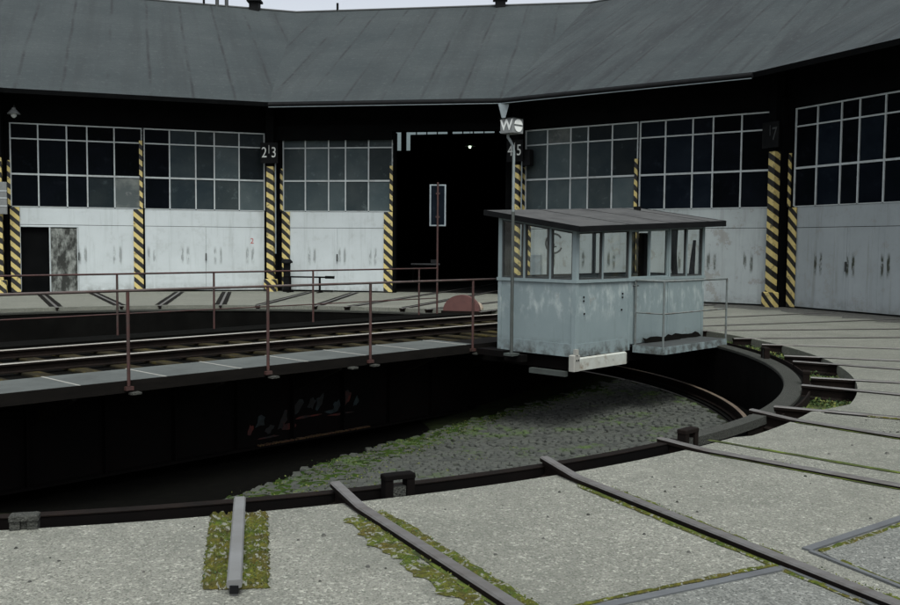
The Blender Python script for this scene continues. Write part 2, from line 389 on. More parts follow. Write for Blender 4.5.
# ------------------------------------------------------------------ layout numbers
C = Vector((-4.78,15.18,0))              # centre of the turntable
PHI = R(46.7)                            # direction of the bridge
RV = 17.75                               # roundhouse corners
VA = [149.5,122.3,94.3,67.1,38.8,9.3,-17.9]
def pol(r,a,z=0.0): return Vector((C.x+r*math.cos(R(a)), C.y+r*math.sin(R(a)), z))
BR = frame(C.x,C.y,0,PHI)                # bridge frame: x along the bridge, y = away from the camera side

# ------------------------------------------------------------------ ground, pit
def r_in(a):
    a = (a+180)%360-180
    if -44 < a < 62:
        return 10.42 if a>-30 else 10.17+.25*max(0,min(1,(a+34)/4))
    return 10.09
def ring_sheet(name, rad_fn_list, mat, a0=-180, a1=180, step=2.0, drop=None):
    mb = MB(); n = int(round((a1-a0)/step)); vs=[]; fs=[]; k=len(rad_fn_list)
    for i in range(n+1):
        a = a0+(a1-a0)*i/n
        for f in rad_fn_list:
            r,z = f(a); vs.append(pol(r,a,z))
    for i in range(n):
        for j in range(k-1):
            fs.append([i*k+j,i*k+j+1,(i+1)*k+j+1,(i+1)*k+j])
    mb.add(vs,fs,0); return mb.build(name, mat)
def cst(r,z): return lambda a:(r,z)
g = ring_sheet('ground', [lambda a:(r_in(a),-.34), lambda a:(r_in(a),0)]+[cst(r,0) for r in (10.6,11.5,13,15,17,20,26,40,80,200,900,2500)], M_['concrete'], step=1.0)
tag(g, kind='structure')
o = ring_sheet('sooty_shade_floor', [cst(18.1,.004),cst(24,.004),cst(37.9,.004)], M_['soot_shade_floor'], -14.5, 148.7, 2.72); tag(o, kind='structure')
# strip of cinders along the foot of the right-hand doors
mb=MB(); pts=[]
for i in range(60):
    a = 64-78*i/59
    seg = [k for k in range(6) if VA[k] >= a >= VA[k+1]]
    k = seg[0]; mid=(VA[k]+VA[k+1])/2; rw=RV*math.cos(R(13.6))/math.cos(R(a-mid))
    wd = (.25+1.1*min(1,max(0,(56-a)/16)))*(1+.25*math.sin(a*1.7)+.15*math.sin(a*4.1))
    pts.append((pol(rw-wd,a,.004),pol(rw+.05,a,.004)))
for p,q in zip(pts,pts[1:]): mb.add([p[0],q[0],q[1],p[1]],[(0,1,2,3)])
o=mb.build('cinder_strip',M_['gravel']); tag(o,kind='structure')
# newer slabs beyond the steel edging on the near right
mb=MB(); mb.add([(2.24,4.40,.004),(2.02,5.06,.004),(2.80,5.68,.004),(6.2,8.2,.004),(7.6,6.4,.004),(3.9,2.2,.004)],[(0,1,2,3,4,5)])
o=mb.build('pavement_slab',M_['concrete_blue']); tag(o,kind='structure')
mb=MB(); mb.add([(.74,4.24,.004),(1.70,4.745,.004),(2.45,3.2,.004),(1.5,2.4,.004)],[(0,1,2,3)])
o=mb.build('pavement_slab',M_['concrete_blue']); tag(o,kind='structure')

# pit: wall, ledge, floor of setts
mb=MB(); seg=180
def ring(mb,prof,a0=-180,a1=180,n=180,mi=0,close=True):
    vs=[];fs=[];k=len(prof)
    for i in range(n+1):
        a=a0+(a1-a0)*i/n
        for r,z in prof: vs.append(pol(r,a,z))
    for i in range(n):
        for j in range(k-1 if not close else k):
            j2=(j+1)%k; fs.append([i*k+j,i*k+j2,(i+1)*k+j2,(i+1)*k+j])
    if close and a1-a0<359:
        fs.append(list(range(k))); fs.append([n*k+j for j in range(k-1,-1,-1)])
    mb.add(vs,fs,mi)
ring(mb,[(9.90,-.122),(9.60,-.122),(9.60,-.97),(9.08,-.97),(9.08,-1.0)],close=False)
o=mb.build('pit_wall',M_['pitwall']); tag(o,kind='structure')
mb=MB(); ring(mb,[(9.82,-.165),(10.6,-.165)],close=False); 
o=mb.build('moss_ledge',M_['soil']); tag(o,kind='structure')
def floor_z(r): return -1.03-.50*min(1,max(0,(8.9-r)/5.2))
mb=MB(); ring(mb,[(9.08,-1.02),(7.6,floor_z(7.6)),(6.3,floor_z(6.3)),(5,floor_z(5)),(4.5,floor_z(4.5))],close=False); ring(mb,[(4.5,floor_z(4.5)),(3.7,floor_z(3.7)),(2,-1.53),(.01,-1.53)],close=False,mi=2)  # black centre stands in for the shade around the bridge
NI=[(-9,10),(-5,7.2),(-3,5.3),(-2,4.65),(-1,4.2),(.7,3.5),(2.4,3.2),(5,3.3),(7.4,3.5),(9,3.6)]  # setts stop along the edge of that painted shade
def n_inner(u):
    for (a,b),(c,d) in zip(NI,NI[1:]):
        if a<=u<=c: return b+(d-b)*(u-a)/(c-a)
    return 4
# setts in segmental arcs, each a chamfered block
rr=8.92; row=0
while rr>2.6:
    na=int(2*math.pi*rr/.136)
    for i in range(na):
        a=(i+.5*(row%2)+rnd.uniform(-.05,.05))*360/na-180
        if not (-178<a<64): continue
        wx=(a/360*52)%1.0-.5
        r0=rr+.26*math.cos(math.pi*wx)-.13
        if r0>9.02: continue
        p=pol(r0,a); n_=(p-C).dot(Vector((math.sin(PHI),-math.cos(PHI),0)))
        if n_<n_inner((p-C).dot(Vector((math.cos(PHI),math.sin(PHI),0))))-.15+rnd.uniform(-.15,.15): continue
        z=floor_z(r0)+.036+rnd.uniform(-.007,.007)
        tl=R(a)+ -math.atan(.26*math.pi*math.sin(math.pi*wx)/(2*math.pi*rr/52))*0.9
        er=Vector((math.cos(tl),math.sin(tl),0)); et=Vector((-er.y,er.x,0))
        hr=.056+rnd.uniform(-.003,.003); ht=.060+rnd.uniform(-.004,.004)
        tr,tt=rnd.uniform(-.04,.04),rnd.uniform(-.04,.04)
        vs=[]
        for s,zz in ((1.0,-.05),(.98,-.014),(.84,0)):
            for sr,st in ((-1,-1),(1,-1),(1,1),(-1,1)):
                q=p+er*sr*hr*s+et*st*ht*s; vs.append((q.x,q.y,z+zz+tr*sr*hr+tt*st*ht))
        fs=[(8,9,10,11)]
        for k in (0,4):
            for j in range(4): fs.append((k+j,k+(j+1)%4,k+4+(j+1)%4,k+4+j))
        mb.add(vs,fs,1)
    rr-=.126; row+=1
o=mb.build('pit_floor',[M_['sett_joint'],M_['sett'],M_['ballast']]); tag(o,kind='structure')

t=thing('ring_rail','rusty circular running rail on the ledge inside the turntable pit','rail',frame(C.x,C.y,-.97))
mb=MB(); ring(mb,[(9.14,-.94),(9.14,-.95),(9.26,-.95),(9.26,-.94),(9.21,-.93),(9.21,-.85),(9.235,-.84),(9.235,-.80),(9.165,-.80),(9.165,-.84),(9.19,-.85),(9.19,-.93)],n=240)
mb.build('running_rail',M_['rustdark'],t,ID)
mb=MB(); ring(mb,[(9.168,-.799),(9.232,-.799),(9.232,-.795),(9.168,-.795)],n=240); mb.build('rail_head',M_['ringrail'],t,ID)
t=thing('pit_curb','black steel curb ring with grey top along the near edge of the pit','curb',frame(C.x,C.y,0))
mb=MB(); ring(mb,[(9.84,-.30),(9.92,-.30),(9.92,.018),(9.84,.018)],-176,-47.2,n=120)
mb.build('curb_web',M_['girder'],t,ID)
mb=MB(); ring(mb,[(9.835,.020),(9.925,.020),(9.925,.026),(9.835,.026)],-176,-47.2,n=120)
mb.build('curb_top',M_['rustdark'],t,ID)
mb=MB(); ring(mb,[(9.78,-.06),(9.92,-.06),(9.92,.020),(9.78,.020)],-47,-36,n=20); mb.build('curb_end',M_['coping'],t,ID)
t=thing('pit_coping','pale curved concrete coping along the far right edge of the pit','coping',frame(C.x,C.y,0))
mb=MB(); ring(mb,[(9.58,-.12),(9.58,-.085),(9.59,-.075),(9.79,-.075),(9.80,-.085),(9.80,-.12)],-35,183.8,n=220)
mb.build('coping_band',M_['coping'],t,ID)
mb=MB(); ring(mb,[(9.885,-.30),(9.905,-.30),(9.905,-.055),(9.885,-.055)],-40,62,n=100)
mb.build('edge_plate',M_['rustdark'],t,ID)

# ------------------------------------------------------------------ rails
def rail_mb(p0,p1,ztop=.012,lift=0.0,liftlen=.45,worn=None):
    """flat-bottom rail from p0 (pit end) to p1"""
    mb=MB(); p0=Vector((*p0,0)); p1=Vector((*p1,0)); d=(p1-p0); ln=d.length; d.normalize(); s=Vector((d.y,-d.x,0))
    prof=[(-.065,-.155),(.065,-.155),(.065,-.142),(.012,-.125),(.012,-.045),(.034,-.036),(.036,-.010),(.028,0),(-.028,0),(-.036,-.010),(-.034,-.036),(-.012,-.045),(-.012,-.125),(-.065,-.142)]
    st=[0,min(liftlen,ln*.3),ln] if lift else [0,ln]
    vs=[];fs=[];k=len(prof)
    for i,t in enumerate(st):
        z=ztop+(lift if (lift and i==0) else 0)
        for x,y in prof:
            q=p0+d*t+s*x; vs.append((q.x,q.y,z+y))
    mi=[]
    for i in range(len(st)-1):
        for j in range(k):
            j2=(j+1)%k; mb.add([vs[i*k+j],vs[i*k+j2],vs[(i+1)*k+j2],vs[(i+1)*k+j]],[(0,1,2,3)],1 if j in (6,7,8) else 0)
    mb.add(vs[:k],[list(range(k))],0); mb.add(vs[-k:],[list(range(k-1,-1,-1))],0)
    return mb
def strip_mb(p0,p1,o0,o1,z,rag=.0,seg=.12,zn=0.0):
    mb=MB(); p0=Vector((*p0,0)); p1=Vector((*p1,0)); d=p1-p0; ln=d.length; d.normalize(); s=Vector((d.y,-d.x,0))
    n=max(1,int(ln/seg)); rows=[]; m=5 if zn else 2
    e0=e1=0
    for i in range(n+1):
        e0=e0*.6+rnd.uniform(-1,1)*rag*.7; e1=e1*.6+rnd.uniform(-1,1)*rag*.7
        a=o0+e0; b=o1+e1; row=[]
        for j in range(m):
            q=p0+d*(ln*i/n)+s*(a+(b-a)*j/(m-1)); zz=z+(rnd.uniform(0,zn) if 0<j<m-1 else 0)
            row.append((q.x,q.y,zz))
        rows.append(row)
    vs=[q for r_ in rows for q in r_]; fs=[]
    for i in range(n):
        for j in range(m-1): fs.append((i*m+j,i*m+j+1,(i+1)*m+j+1,(i+1)*m+j))
    mb.add(vs,fs,0,bool(zn)); return mb
def ext(a,b,l):
    a=Vector(a);b=Vector(b);d=(b-a).normalized(); return tuple(a+d*l)
RM=[M_['rustdark'],M_['railtop']]
def track(label, rails, ztop, lens, moss=None, lift=0.0, bearer=False, gap=(.10,.10), group='tracks fanning out from the turntable', starts=None):
    a=Vector(rails[0][0]); b=Vector(rails[-1][0]); c=(a+b)/2
    t=thing('radial_track',label,'railway track',frame(c.x,c.y,0),group)
    for i,(p,q) in enumerate(rails):
        e=ext(p,q,lens[i])
        rail_mb(p,e,ztop,lift).build('rail',RM,t,ID)
        mm=strip_mb(p,e,-gap[0],gap[1],.006,.012 if moss else .006,.15)
        dd=(Vector(q)-Vector(p)).normalized(); st=.5
        strip_mb(tuple(Vector(p)+dd*(starts or st)),e,-gap[0],gap[1],.0065,.010,.10).build('flangeway',M_['soil'] if moss else M_['bearer'],t,ID)
        if bearer:
            mb=MB(); p0=Vector((*p,0)); p1=p0+Vector((dd.x,dd.y,0))*.62; s=Vector((dd.y,-dd.x,0))
            T=Matrix(((dd.x,s.x,0,p0.x),(dd.y,s.y,0,p0.y),(0,0,1,0),(0,0,0,1)))
            mb.box(.02,.62,-.09,.09,-.33,ztop-.158,T=T); mb.build('bearer',M_['bearer'],t,ID)
    return t
RA=((-.745,6.15),(.32,4.15)); RB=((.705,6.95),(2.045,4.24)); RC=((1.76,7.86),(3.11,6.45)); RD=((2.98,9.29),(3.92,8.16))
RE=((3.37,9.75),(4.38,9.14)); RF=((4.23,11.30),(5.09,10.63)); RG=((4.59,11.98),(5.55,11.58)); RH=((4.99,13.70),(6.16,12.89))
RI=((5.10,14.39),(6.62,13.87)); RJ=((5.30,16.05),(7.41,15.54)); RK=((5.12,17.08),(8.36,17.56)); RL=((4.95,18.62),(9.25,19.43))
RMm=((4.45,19.36),(8.79,21.32)); RN=((3.55,20.62),(8.73,23.6))
track('near track whose thick rails run down to the bottom edge in mossy grooves',[RA,RB],.045,[5.5,6.5],moss=True,lift=.05,gap=(.055,.055))
track('track with one thin rail beside an empty groove right of the thick near rails',[RC,RD],.030,[14,14],moss=True,lift=.03,gap=(.05,.05))
track('track with black sided rail ends round the mossy pocket at the pit bend',[RE,RF],.016,[18,18],bearer=True,gap=(.10,.10))
track('track just beyond the mossy pocket, its black rail ends in front of a green strip',[RG,RH],.014,[18,18],bearer=True,gap=(.10,.10))
track('track on the right apron level with the cabin platform',[RI,RJ],.014,[16,16],bearer=True,gap=(.10,.10))
track('track on the right apron starting behind the platform railing',[RK,RL],.012,[9,8],bearer=True,gap=(.10,.10))
track('rearmost right track, ending at the doors beside the yellow plinth',[RMm,RN],.012,[8.5,7.2],bearer=True,gap=(.10,.10))
# spare groove without a rail beside the thin rail
t=thing('empty_groove','narrow dark groove without a rail cut in the concrete beside the thin near rail','groove',frame(2.3,8.3))
strip_mb((2.22,8.02),(5.2,4.98),-.03,.03,.006,.012,.08).build('groove_bed',M_['soil'],t,ID)
# far tracks into the doors
far=[(116.2,'leftmost far track, running to the door with the open wicket'),(101.9,'far track running to the plain door left of the number 2 and 3 board'),(87.4,'far track running to the door right of the number 2 and 3 board'),(73.5,'far track running into the open dark doorway'),(60.3,'far track hidden behind the cabin, left of the circle graffiti door'),(46.7,'far track in line with the turntable bridge beyond the cabin')]
for a,lab in far:
    d=Vector((math.cos(R(a)),math.sin(R(a)))); s=Vector((d.y,-d.x)); c=Vector((C.x,C.y)); rl=[]
    for q in (-.77,.77):
        p=c+d*9.75+s*q; e=c+d*17.15+s*q
        rl.append((tuple(p),tuple(e)))
    L2=7.35 if a!=73.5 else 24
    if a==46.7: continue_far=True
    track(lab,rl,.014,[L2,L2],gap=(.16,.16))
# stub rail in its mossy box
t=thing('stub_rail','short worn grey rail lying in a square of yellow moss at the pit edge','rail',frame(-1.2,5.3))
s0,s1=(-1.41,6.07),(-1.045,4.50)
mb=rail_mb((-1.30,5.83),(-1.0,4.36),.075); mb.build('rail_bar',[M_['railhead_worn'],M_['railhead_worn']],t,ID)
mb=MB(); T=Matrix.Translation((-1.0,4.36,.0)); mb.box(-.020,.020,-.012,-.002,.012,.050,T=T); mb.build('bolt_hole',M_['black'],t,ID)
def patch(name,quad,z,nx,ny,zn,rag,mat,label=None):
    mb=MB(); a,b,c,d=[Vector(q) for q in quad]; vs=[];fs=[]
    for i in range(nx+1):
        for j in range(ny+1):
            u=i/nx; v=j/ny; p=a.lerp(b,u).lerp(d.lerp(c,u),v)
            edge=i in(0,nx) or j in(0,ny)
            if edge: p=p+Vector((rnd.uniform(-rag,rag),rnd.uniform(-rag,rag)))
            vs.append((p.x,p.y,z+(0 if edge else rnd.uniform(.0,zn))))
    for i in range(nx):
        for j in range(ny): fs.append((i*(ny+1)+j,(i+1)*(ny+1)+j,(i+1)*(ny+1)+j+1,i*(ny+1)+j+1))
    mb.add(vs,fs,0,True); o=mb.build(name,mat); tag(o,kind='stuff'); return o
patch('moss_bed',[(-1.165,4.42),(-.855,4.46),(-1.10,5.70),(-1.44,5.66)],.004,22,60,.034,.012,M_['moss'])
# the left twin of the stub rail
t=thing('stub_rail','short worn grey rail at the left pit edge outside the moss square','rail',frame(-2.9,5.4))
rail_mb((-2.78,5.56),(-2.44,4.0),.075).build('rail_bar',[M_['railhead_worn'],M_['railhead_worn']],t,ID)
# moss along the near rails
def moss_along(p,q,l0,l1,o0,o1,zn=.022,rag=.03):
    dd=(Vector(q)-Vector(p)).normalized(); a=tuple(Vector(p)+dd*l0); b=tuple(Vector(p)+dd*l1)
    o=strip_mb(a,b,o0,o1,.0045,rag,.05,zn).build('moss_bed',M_['moss']); tag(o,kind='stuff')
# sign: s=(dy,-dx): direction of travel is towards the camera, so + is to the left as seen
moss_along(*RA,.55,4.5,.045,.17,.014,.06)
moss_along(*RA,.50,4.5,-.145,-.045,.02,.02)
moss_along(*RB,.75,5.8,-.125,-.045,.02,.018)
moss_along(*RB,.55,5.8,.040,.075,.012,.012)
moss_along(*RC,.8,9,-.07,-.04,.012,.010)
moss_along(*RE,.9,9,.04,.09,.014,.012)
moss_along(*RD,.8,6,-.08,-.04,.014,.012)
# steel edging of the slab joints
def flat_bar(pts,w,z0=.0,z1=.012):
    mb=MB()
    for k in range(len(pts)-1):
        a=Vector((*pts[k],0)); b=Vector((*pts[k+1],0)); d=(b-a).normalized(); s=Vector((d.y,-d.x,0)); ww=w[k]
        if k>0: a=a+d*(w[k-1]*.5+.002)
        q=[a-s*ww/2,b-s*ww/2,b+s*ww/2,a+s*ww/2]
        mb.prism([(v.x,v.y) for v in q],z0,z1)
    return mb
o=flat_bar([(0.20,3.98),(1.73,4.79),(2.90,2.30)],[.052,.03]).build('slab_edging',M_['steel_flat']); tag(o,'grey L shaped steel edging bar left of the thick rail, nearest the bottom edge','edging','steel edging bars in the concrete')
o=flat_bar([(4.6,7.1),(1.955,5.09),(3.2,2.3)],[.055,.028]).build('slab_edging',M_['steel_flat']); tag(o,'grey L shaped steel edging bar right of the thick rail, running to the right edge','edging','steel edging bars in the concrete')
moss_along((1.93,5.02),(4.6,7.03),.1,3.0,-.005,.035,.010,.010)
moss_along((1.70,4.83),(.20,4.04),.0,1.5,.0,.03,.010,.010)
moss_along((1.99,4.98),(3.15,2.4),.1,2.0,-.06,-.02,.012,.010)
# locking brackets at the pit edge
def bracket(x,y,ang,label,mat,h=.105,w=.21):
    t=thing('locking_bracket',label,'bracket',frame(x,y,0,ang),'rail locking brackets at the pit edge')
    mb=MB(); mb.box(-w/2,-w/2+.055,-.04,.04,-.1,h); mb.build('jaw',mat,t)
    mb=MB(); mb.box(w/2-.055,w/2,-.04,.04,-.1,h); mb.build('jaw',mat,t)
    mb=MB(); mb.box(-w/2-.005,w/2+.005,-.045,.045,h+.002,h+.035,bev=.006); mb.build('yoke',mat,t)
    mb=MB(); mb.box(-w/2+.058,w/2-.058,-.025,.03,-.1,.055); mb.build('lock_block',M_['coping'],t)
a=math.radians(27); bracket(-.335,6.20,a,'black portal bracket with pale gap standing between the two thick near rails',M_['girder'])
bracket(2.0,7.86,R(45),'black portal bracket right behind the end of the thin rail',M_['rustdark'],.10,.20)
bracket(-2.44,5.38,R(14),'grey concrete bracket block at the far left pit edge',M_['coping'],.05,.15)
bracket(4.93,14.75,R(88),'dark bracket with a pale lump on the far right pit edge',M_['rustdark'],.06,.2)
bracket(4.52,11.95,R(72),'dark bracket post beside the mossy pocket',M_['rustdark'],.06,.16)

# weeds: small leaf faces
def leaves(name,pts,mats,size=(.015,.04)):
    mb=MB()
    for (x,y,z) in pts:
        s=rnd.uniform(*size); d=Vector((rnd.gauss(0,1),rnd.gauss(0,1),rnd.uniform(.1,1))).normalized()
        e=d.cross(Vector((rnd.gauss(0,1),rnd.gauss(0,1),rnd.gauss(0,1)))).normalized()*s*.45
        p=Vector((x,y,z)); mb.add([p,p+d*s*.5+e,p+d*s,p+d*s*.5-e],[(0,1,2,3)],rnd.choice(range(len(mats))))
    o=mb.build(name,mats); tag(o,kind='stuff'); return o
pts=[]
un=Vector((math.cos(PHI),math.sin(PHI),0)); nn=Vector((math.sin(PHI),-math.cos(PHI),0))
cl=[]
def wid(u): return max(.22,.95-.16*abs(u-.2)) if u<4 else .28
# low moss cushion over the inner edge of the setts
mb=MB(); nu,nv=150,14; vs=[]; fs=[]; ei=eo=0
for i in range(nu+1):
    u=-2.7+10.2*i/nu; ei=ei*.7+rnd.uniform(-.09,.09); eo=eo*.7+rnd.uniform(-.13,.13)
    for j in range(nv+1):
        n_=n_inner(u)-.22+ei+(wid(u)+.25+eo-ei)*j/nv; q=C+un*u+nn*n_; q_len=(q-C).length
        edge=j in (0,nv)
        vs.append((q.x,q.y,floor_z(q_len)+(.0 if edge else .036+rnd.uniform(-.028,.022)-.012*abs(j-nv/2)/(nv/2))))
for i in range(nu):
    for j in range(nv): fs.append((i*(nv+1)+j,(i+1)*(nv+1)+j,(i+1)*(nv+1)+j+1,i*(nv+1)+j+1))
mb.add(vs,fs,0,True); o=mb.build('pit_moss',M_['pitmoss']); tag(o,kind='stuff')
for _ in range(170):
    u=rnd.uniform(-2.5,4.5); cl.append((u,n_inner(u)+rnd.uniform(-.1,wid(u)*1.15),rnd.uniform(.04,.13)))
for _ in range(70):
    u=rnd.uniform(3,7.6); cl.append((u,n_inner(u)+abs(rnd.gauss(0,.25)),rnd.uniform(.03,.09)))
for _ in range(30): 
    u=rnd.uniform(-2.5,3); cl.append((u,n_inner(u)+rnd.uniform(.8,2.4),rnd.uniform(.03,.09)))
for u,n_,rad in cl:
    for _ in range(int(45*rad/.14)):
        q=C+un*(u+rnd.gauss(0,rad))+nn*(n_+rnd.gauss(0,rad)); r_=(q-C).length
        if r_>8.7: continue
        pts.append((q.x,q.y,floor_z(r_)+.02+abs(rnd.gauss(0,.010))))
leaves('pit_weeds',pts,[M_['leaf'],M_['leaf'],M_['leaf2']],(.012,.030))
pts=[]
for _ in range(9000):
    a=rnd.uniform(-42,30); r_=rnd.uniform(9.93,10.40)
    if math.sin(a*1.9)+math.sin(a*.77+1)+rnd.uniform(-.8,.8)<-.2: continue
    q=pol(r_,a); pts.append((q.x,q.y,-.16+rnd.uniform(0,.035)))
leaves('ledge_weeds',pts,[M_['leaf'],M_['leaf2'],M_['leaf']],(.02,.05))
pts=[]
def tufts(p,q,l0,l1,o0,o1,n):
    dd=(Vector(q)-Vector(p)).normalized(); s=Vector((dd.y,-dd.x))
    for _ in range(n):
        v=Vector(p)+dd*rnd.uniform(l0,l1)+s*rnd.uniform(o0,o1); pts.append((v.x,v.y,.008+rnd.uniform(0,.012)))
tufts(*RA,.5,4.5,.045,.15,700); tufts(*RA,.5,4.5,-.14,-.045,800); tufts(*RB,.7,5.8,-.12,-.045,900); tufts(*RC,.7,6,-.07,-.04,300)
tufts((-1.30,5.83),(-1.0,4.36),.3,1.4,-.16,-.04,500); tufts((-1.30,5.83),(-1.0,4.36),.3,1.4,.04,.16,500)
leaves('groove_moss',pts,[M_['leaf'],M_['leaf2'],M_['leaf2']],(.006,.014))

pts=[]
mb=MB()
for _ in range(420):
    x=rnd.uniform(-3.5,6.5); y=rnd.uniform(3.6,11)
    if (Vector((x,y,0))-C).length<10.25: continue
    sz=rnd.uniform(.005,.014)*(1 if rnd.random()<.93 else 1.8); T=Matrix.Translation((x,y,0))@Matrix.Rotation(rnd.uniform(0,6.3),4,'Z')
    k=[rnd.uniform(.7,1.2) for _ in range(5)]
    mb.add([(sz*k[i]*math.cos(1.257*i),sz*k[i]*math.sin(1.257*i),0) for i in range(5)]+[(sz*.5*k[i]*math.cos(1.257*i+.2),sz*.5*k[i]*math.sin(1.257*i+.2),sz*.7) for i in range(5)],[(5,6,7,8,9)]+[(i,(i+1)%5,5+(i+1)%5,5+i) for i in range(5)],rnd.choice((0,0,1)),False,T)
o=mb.build('loose_grit',[M_['gravel'],M_['coping']]); tag(o,kind='stuff')
# ------------------------------------------------------------------ turntable bridge
bridge=thing('turntable_bridge','long turntable bridge with red posts, grey walkway and black girders across the pit','turntable',BR)
for y in (-2.3,1.45):
    mb=MB(); mb.add([(-9.0,y,-.16),(9.0,y,-.16),(9.0,y,-.62),(7.9,y,-.75),(6.6,y,-1.33),(-6.6,y,-1.33),(-7.9,y,-.75),(-9.0,y,-.62),
                     (-9.0,y+.03,-.16),(9.0,y+.03,-.16),(9.0,y+.03,-.62),(7.9,y+.03,-.75),(6.6,y+.03,-1.33),(-6.6,y+.03,-1.33),(-7.9,y+.03,-.75),(-9.0,y+.03,-.62)],
             [list(range(8)),list(range(15,7,-1))]+[(i,(i+1)%8,8+(i+1)%8,8+i) for i in range(8)])
    mb.box(-6.6,6.6,y-.12,y+.15,-1.362,-1.332); mb.box(-9,9,y-.12,y+.15,-.158,-.132)
    for k in range(17): mb.box(-8+k-.01,-8+k+.01,y-.10,y-.002,-.75 if abs(-8+k)>6.6 else -1.33,-.16)
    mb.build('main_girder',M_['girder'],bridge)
mb=MB(); 
for k in range(10): mb.box(-8.9+k*1.97,-8.75+k*1.97,-2.27,1.45,-.55,-.17)
mb.build('cross_beams',M_['girder'],bridge)
mb=MB(); mb.box(-9.3,9.3,-2.28,1.9,-.128,-.118); mb.build('bridge_bed',M_['ballast'],bridge)
mb=MB()
for k in range(31):
    x=-9.15+k*.61+rnd.uniform(-.02,.02); mb.box(x-.12,x+.12,-2.2,1.35,-.116,-.085+rnd.uniform(-.006,.006),bev=.008)
mb.build('sleepers',M_['sleeper'],bridge)
for y in (-1.17,.45):
    mb=MB(); vs=[]; prof=[(-.065,-.130),(.065,-.130),(.065,-.118),(.012,-.105),(.012,-.045),(.034,-.036),(.036,-.010),(.028,0),(-.028,0),(-.036,-.010),(-.034,-.036),(-.012,-.045),(-.012,-.105),(-.065,-.118)]
    k=len(prof)
    for x in (-9.5,9.5):
        for a,b in prof: vs.append((x,y+a,b+.05))
    for j in range(k): mb.add([vs[j],vs[(j+1)%k],vs[k+(j+1)%k],vs[k+j]],[(0,1,2,3)],1 if j in(6,7,8) else 0)
    mb.add(vs[:k],[list(range(k))],0); mb.add(vs[k:],[list(range(k))],0)
    mb.build('rail',[M_['rustdark'],M_['railbright']],bridge)
# near walkway in plates with pale joints
mb=MB(); xs=[-9.4+1.1*k for k in range(13)]
for a in xs:
    b=a+1.1
    if b>4.05: b=4.02
    if b-a<.2: continue
    mb.box(a+.014,b-.014,-3.42,-2.36,-.05,.0,bev=.004)
mb.build('walkway',M_['walkway'],bridge)
mb=MB()
for a in xs[1:]:
    if a<4.0: mb.box(a-.013,a+.013,-3.42,-2.36,-.03,.004)
mb.build('walkway_joints',M_['joint'],bridge)
mb=MB(); mb.box(-9.4,9.3,-3.45,-3.425,-.13,.012); mb.box(-9.4,9.3,-3.44,-2.37,-.09,-.055)
for k in range(10):
    x=-8.8+k*1.97; mb.add([(x-.03,-3.42,-.10),(x+.03,-3.42,-.10),(x+.03,-2.45,-.10),(x-.03,-2.45,-.10),(x-.03,-3.42,-.16),(x+.03,-3.42,-.16),(x+.03,-2.45,-.55),(x-.03,-2.45,-.55)],[(0,1,2,3),(4,5,6,7),(0,1,5,4),(1,2,6,5),(2,3,7,6),(3,0,4,7)])
mb.build('walkway_edge',M_['bearer'],bridge)
mb=MB(); mb.box(-9.4,9.3,1.5,2.25,-.06,-.02); mb.build('far_walkway',M_['ballast'],bridge)
def railing(name, y, posts, x0, x1, zs, mats, ztop=1.08):
    o=MB(); 
    o.tube([(x0,y,ztop),(x1,y,ztop)],.017,8)
    r=o.build(name,mats[0],bridge)
    for z in zs:
        m=MB(); m.tube([(x0,y,z),(x1,y,z)],.012,8); m.build('mid_rail',mats[1],r)
    for x in posts:
        m=MB(); m.tube([(x,y,-.05),(x,y,ztop-.015)],.021,8); m.box(x-.05,x+.05,y-.03,y+.03,-.10,-.055); m.build('post',mats[1],r)
    return r
railing('handrail',-3.47,[-8.6,-6.5,-4.35,-2.25,-.25,1.58,3.84],-9.4,4.7,[],(M_['greyrail'],M_['redrail']))
railing('handrail',2.1,[-8.4,-6.2,-4.0,-1.7,.5,2.5,4.94,8.12],-9.4,8.74,[.36],(M_['redrail'],M_['redrail']))
# pale anchor lugs below the walkway edge
mb=MB()
for x in (-5.9,-2.2,-.2,1.2,1.62,3.88): mb.box(x-.05,x+.07,-3.56,-3.46,-.15,-.125)
mb.build('anchor_lugs',M_['coping'],bridge)
# running wheels at the bridge ends
for x in (-9.2,9.2):
    for y in (-1.9,1.1):
        mb=MB(); mb.tube([(x-.06,y,-.51),(x+.06,y,-.51)],.285,20); mb.tube([(x+.062,y,-.51),(x+.10,y,-.51)],.10,12); mb.build('wheel',M_['rust'],bridge)
# old graffiti and dry moss on the near girder
mb=MB()
gr=random.Random(3)
def blob(cx,cz,w,h,mi,lean=.3):
    n=11; vs=[]
    for i in range(n):
        t=2*math.pi*i/n; k=gr.uniform(.45,1.15); zz=cz+.75*h*math.sin(t)*k; xx=cx+1.7*w*math.cos(t)*k+lean*(zz-cz); vs.append((xx,-2.304,zz))
    mb.add(vs,[list(range(n))],mi)
for cx,cz,w,h,mi in [(.45,-.98,.06,.15,1),(.62,-1.12,.05,.1,1),(.28,-1.08,.03,.12,0),(.86,-1.02,.05,.2,0),(.98,-1.12,.10,.07,0),(1.15,-.86,.06,.16,1),(1.3,-1.02,.18,.03,0),(1.42,-.84,.05,.14,1),(1.58,-.80,.05,.2,1),(1.82,-1.0,.09,.05,1),(1.9,-.92,.05,.17,1),(2.12,-.82,.06,.2,0),(2.0,-1.06,.2,.03,0),(2.32,-.9,.04,.14,1),(.6,-1.24,.12,.03,0)]: blob(cx,cz,w,h,mi)
mb.build('graffiti',[M_['graf_red'],M_['graf_teal']],bridge)
mb=MB(); vs=[]
for i in range(40):
    x=.35+i*.055; mb.box(x,x+.055*gr.uniform(.4,1),-2.424-.005*gr.random(),-2.36,-1.330,-1.318+.012*gr.random())
mb.build('flange_moss',M_['mossline'],bridge)
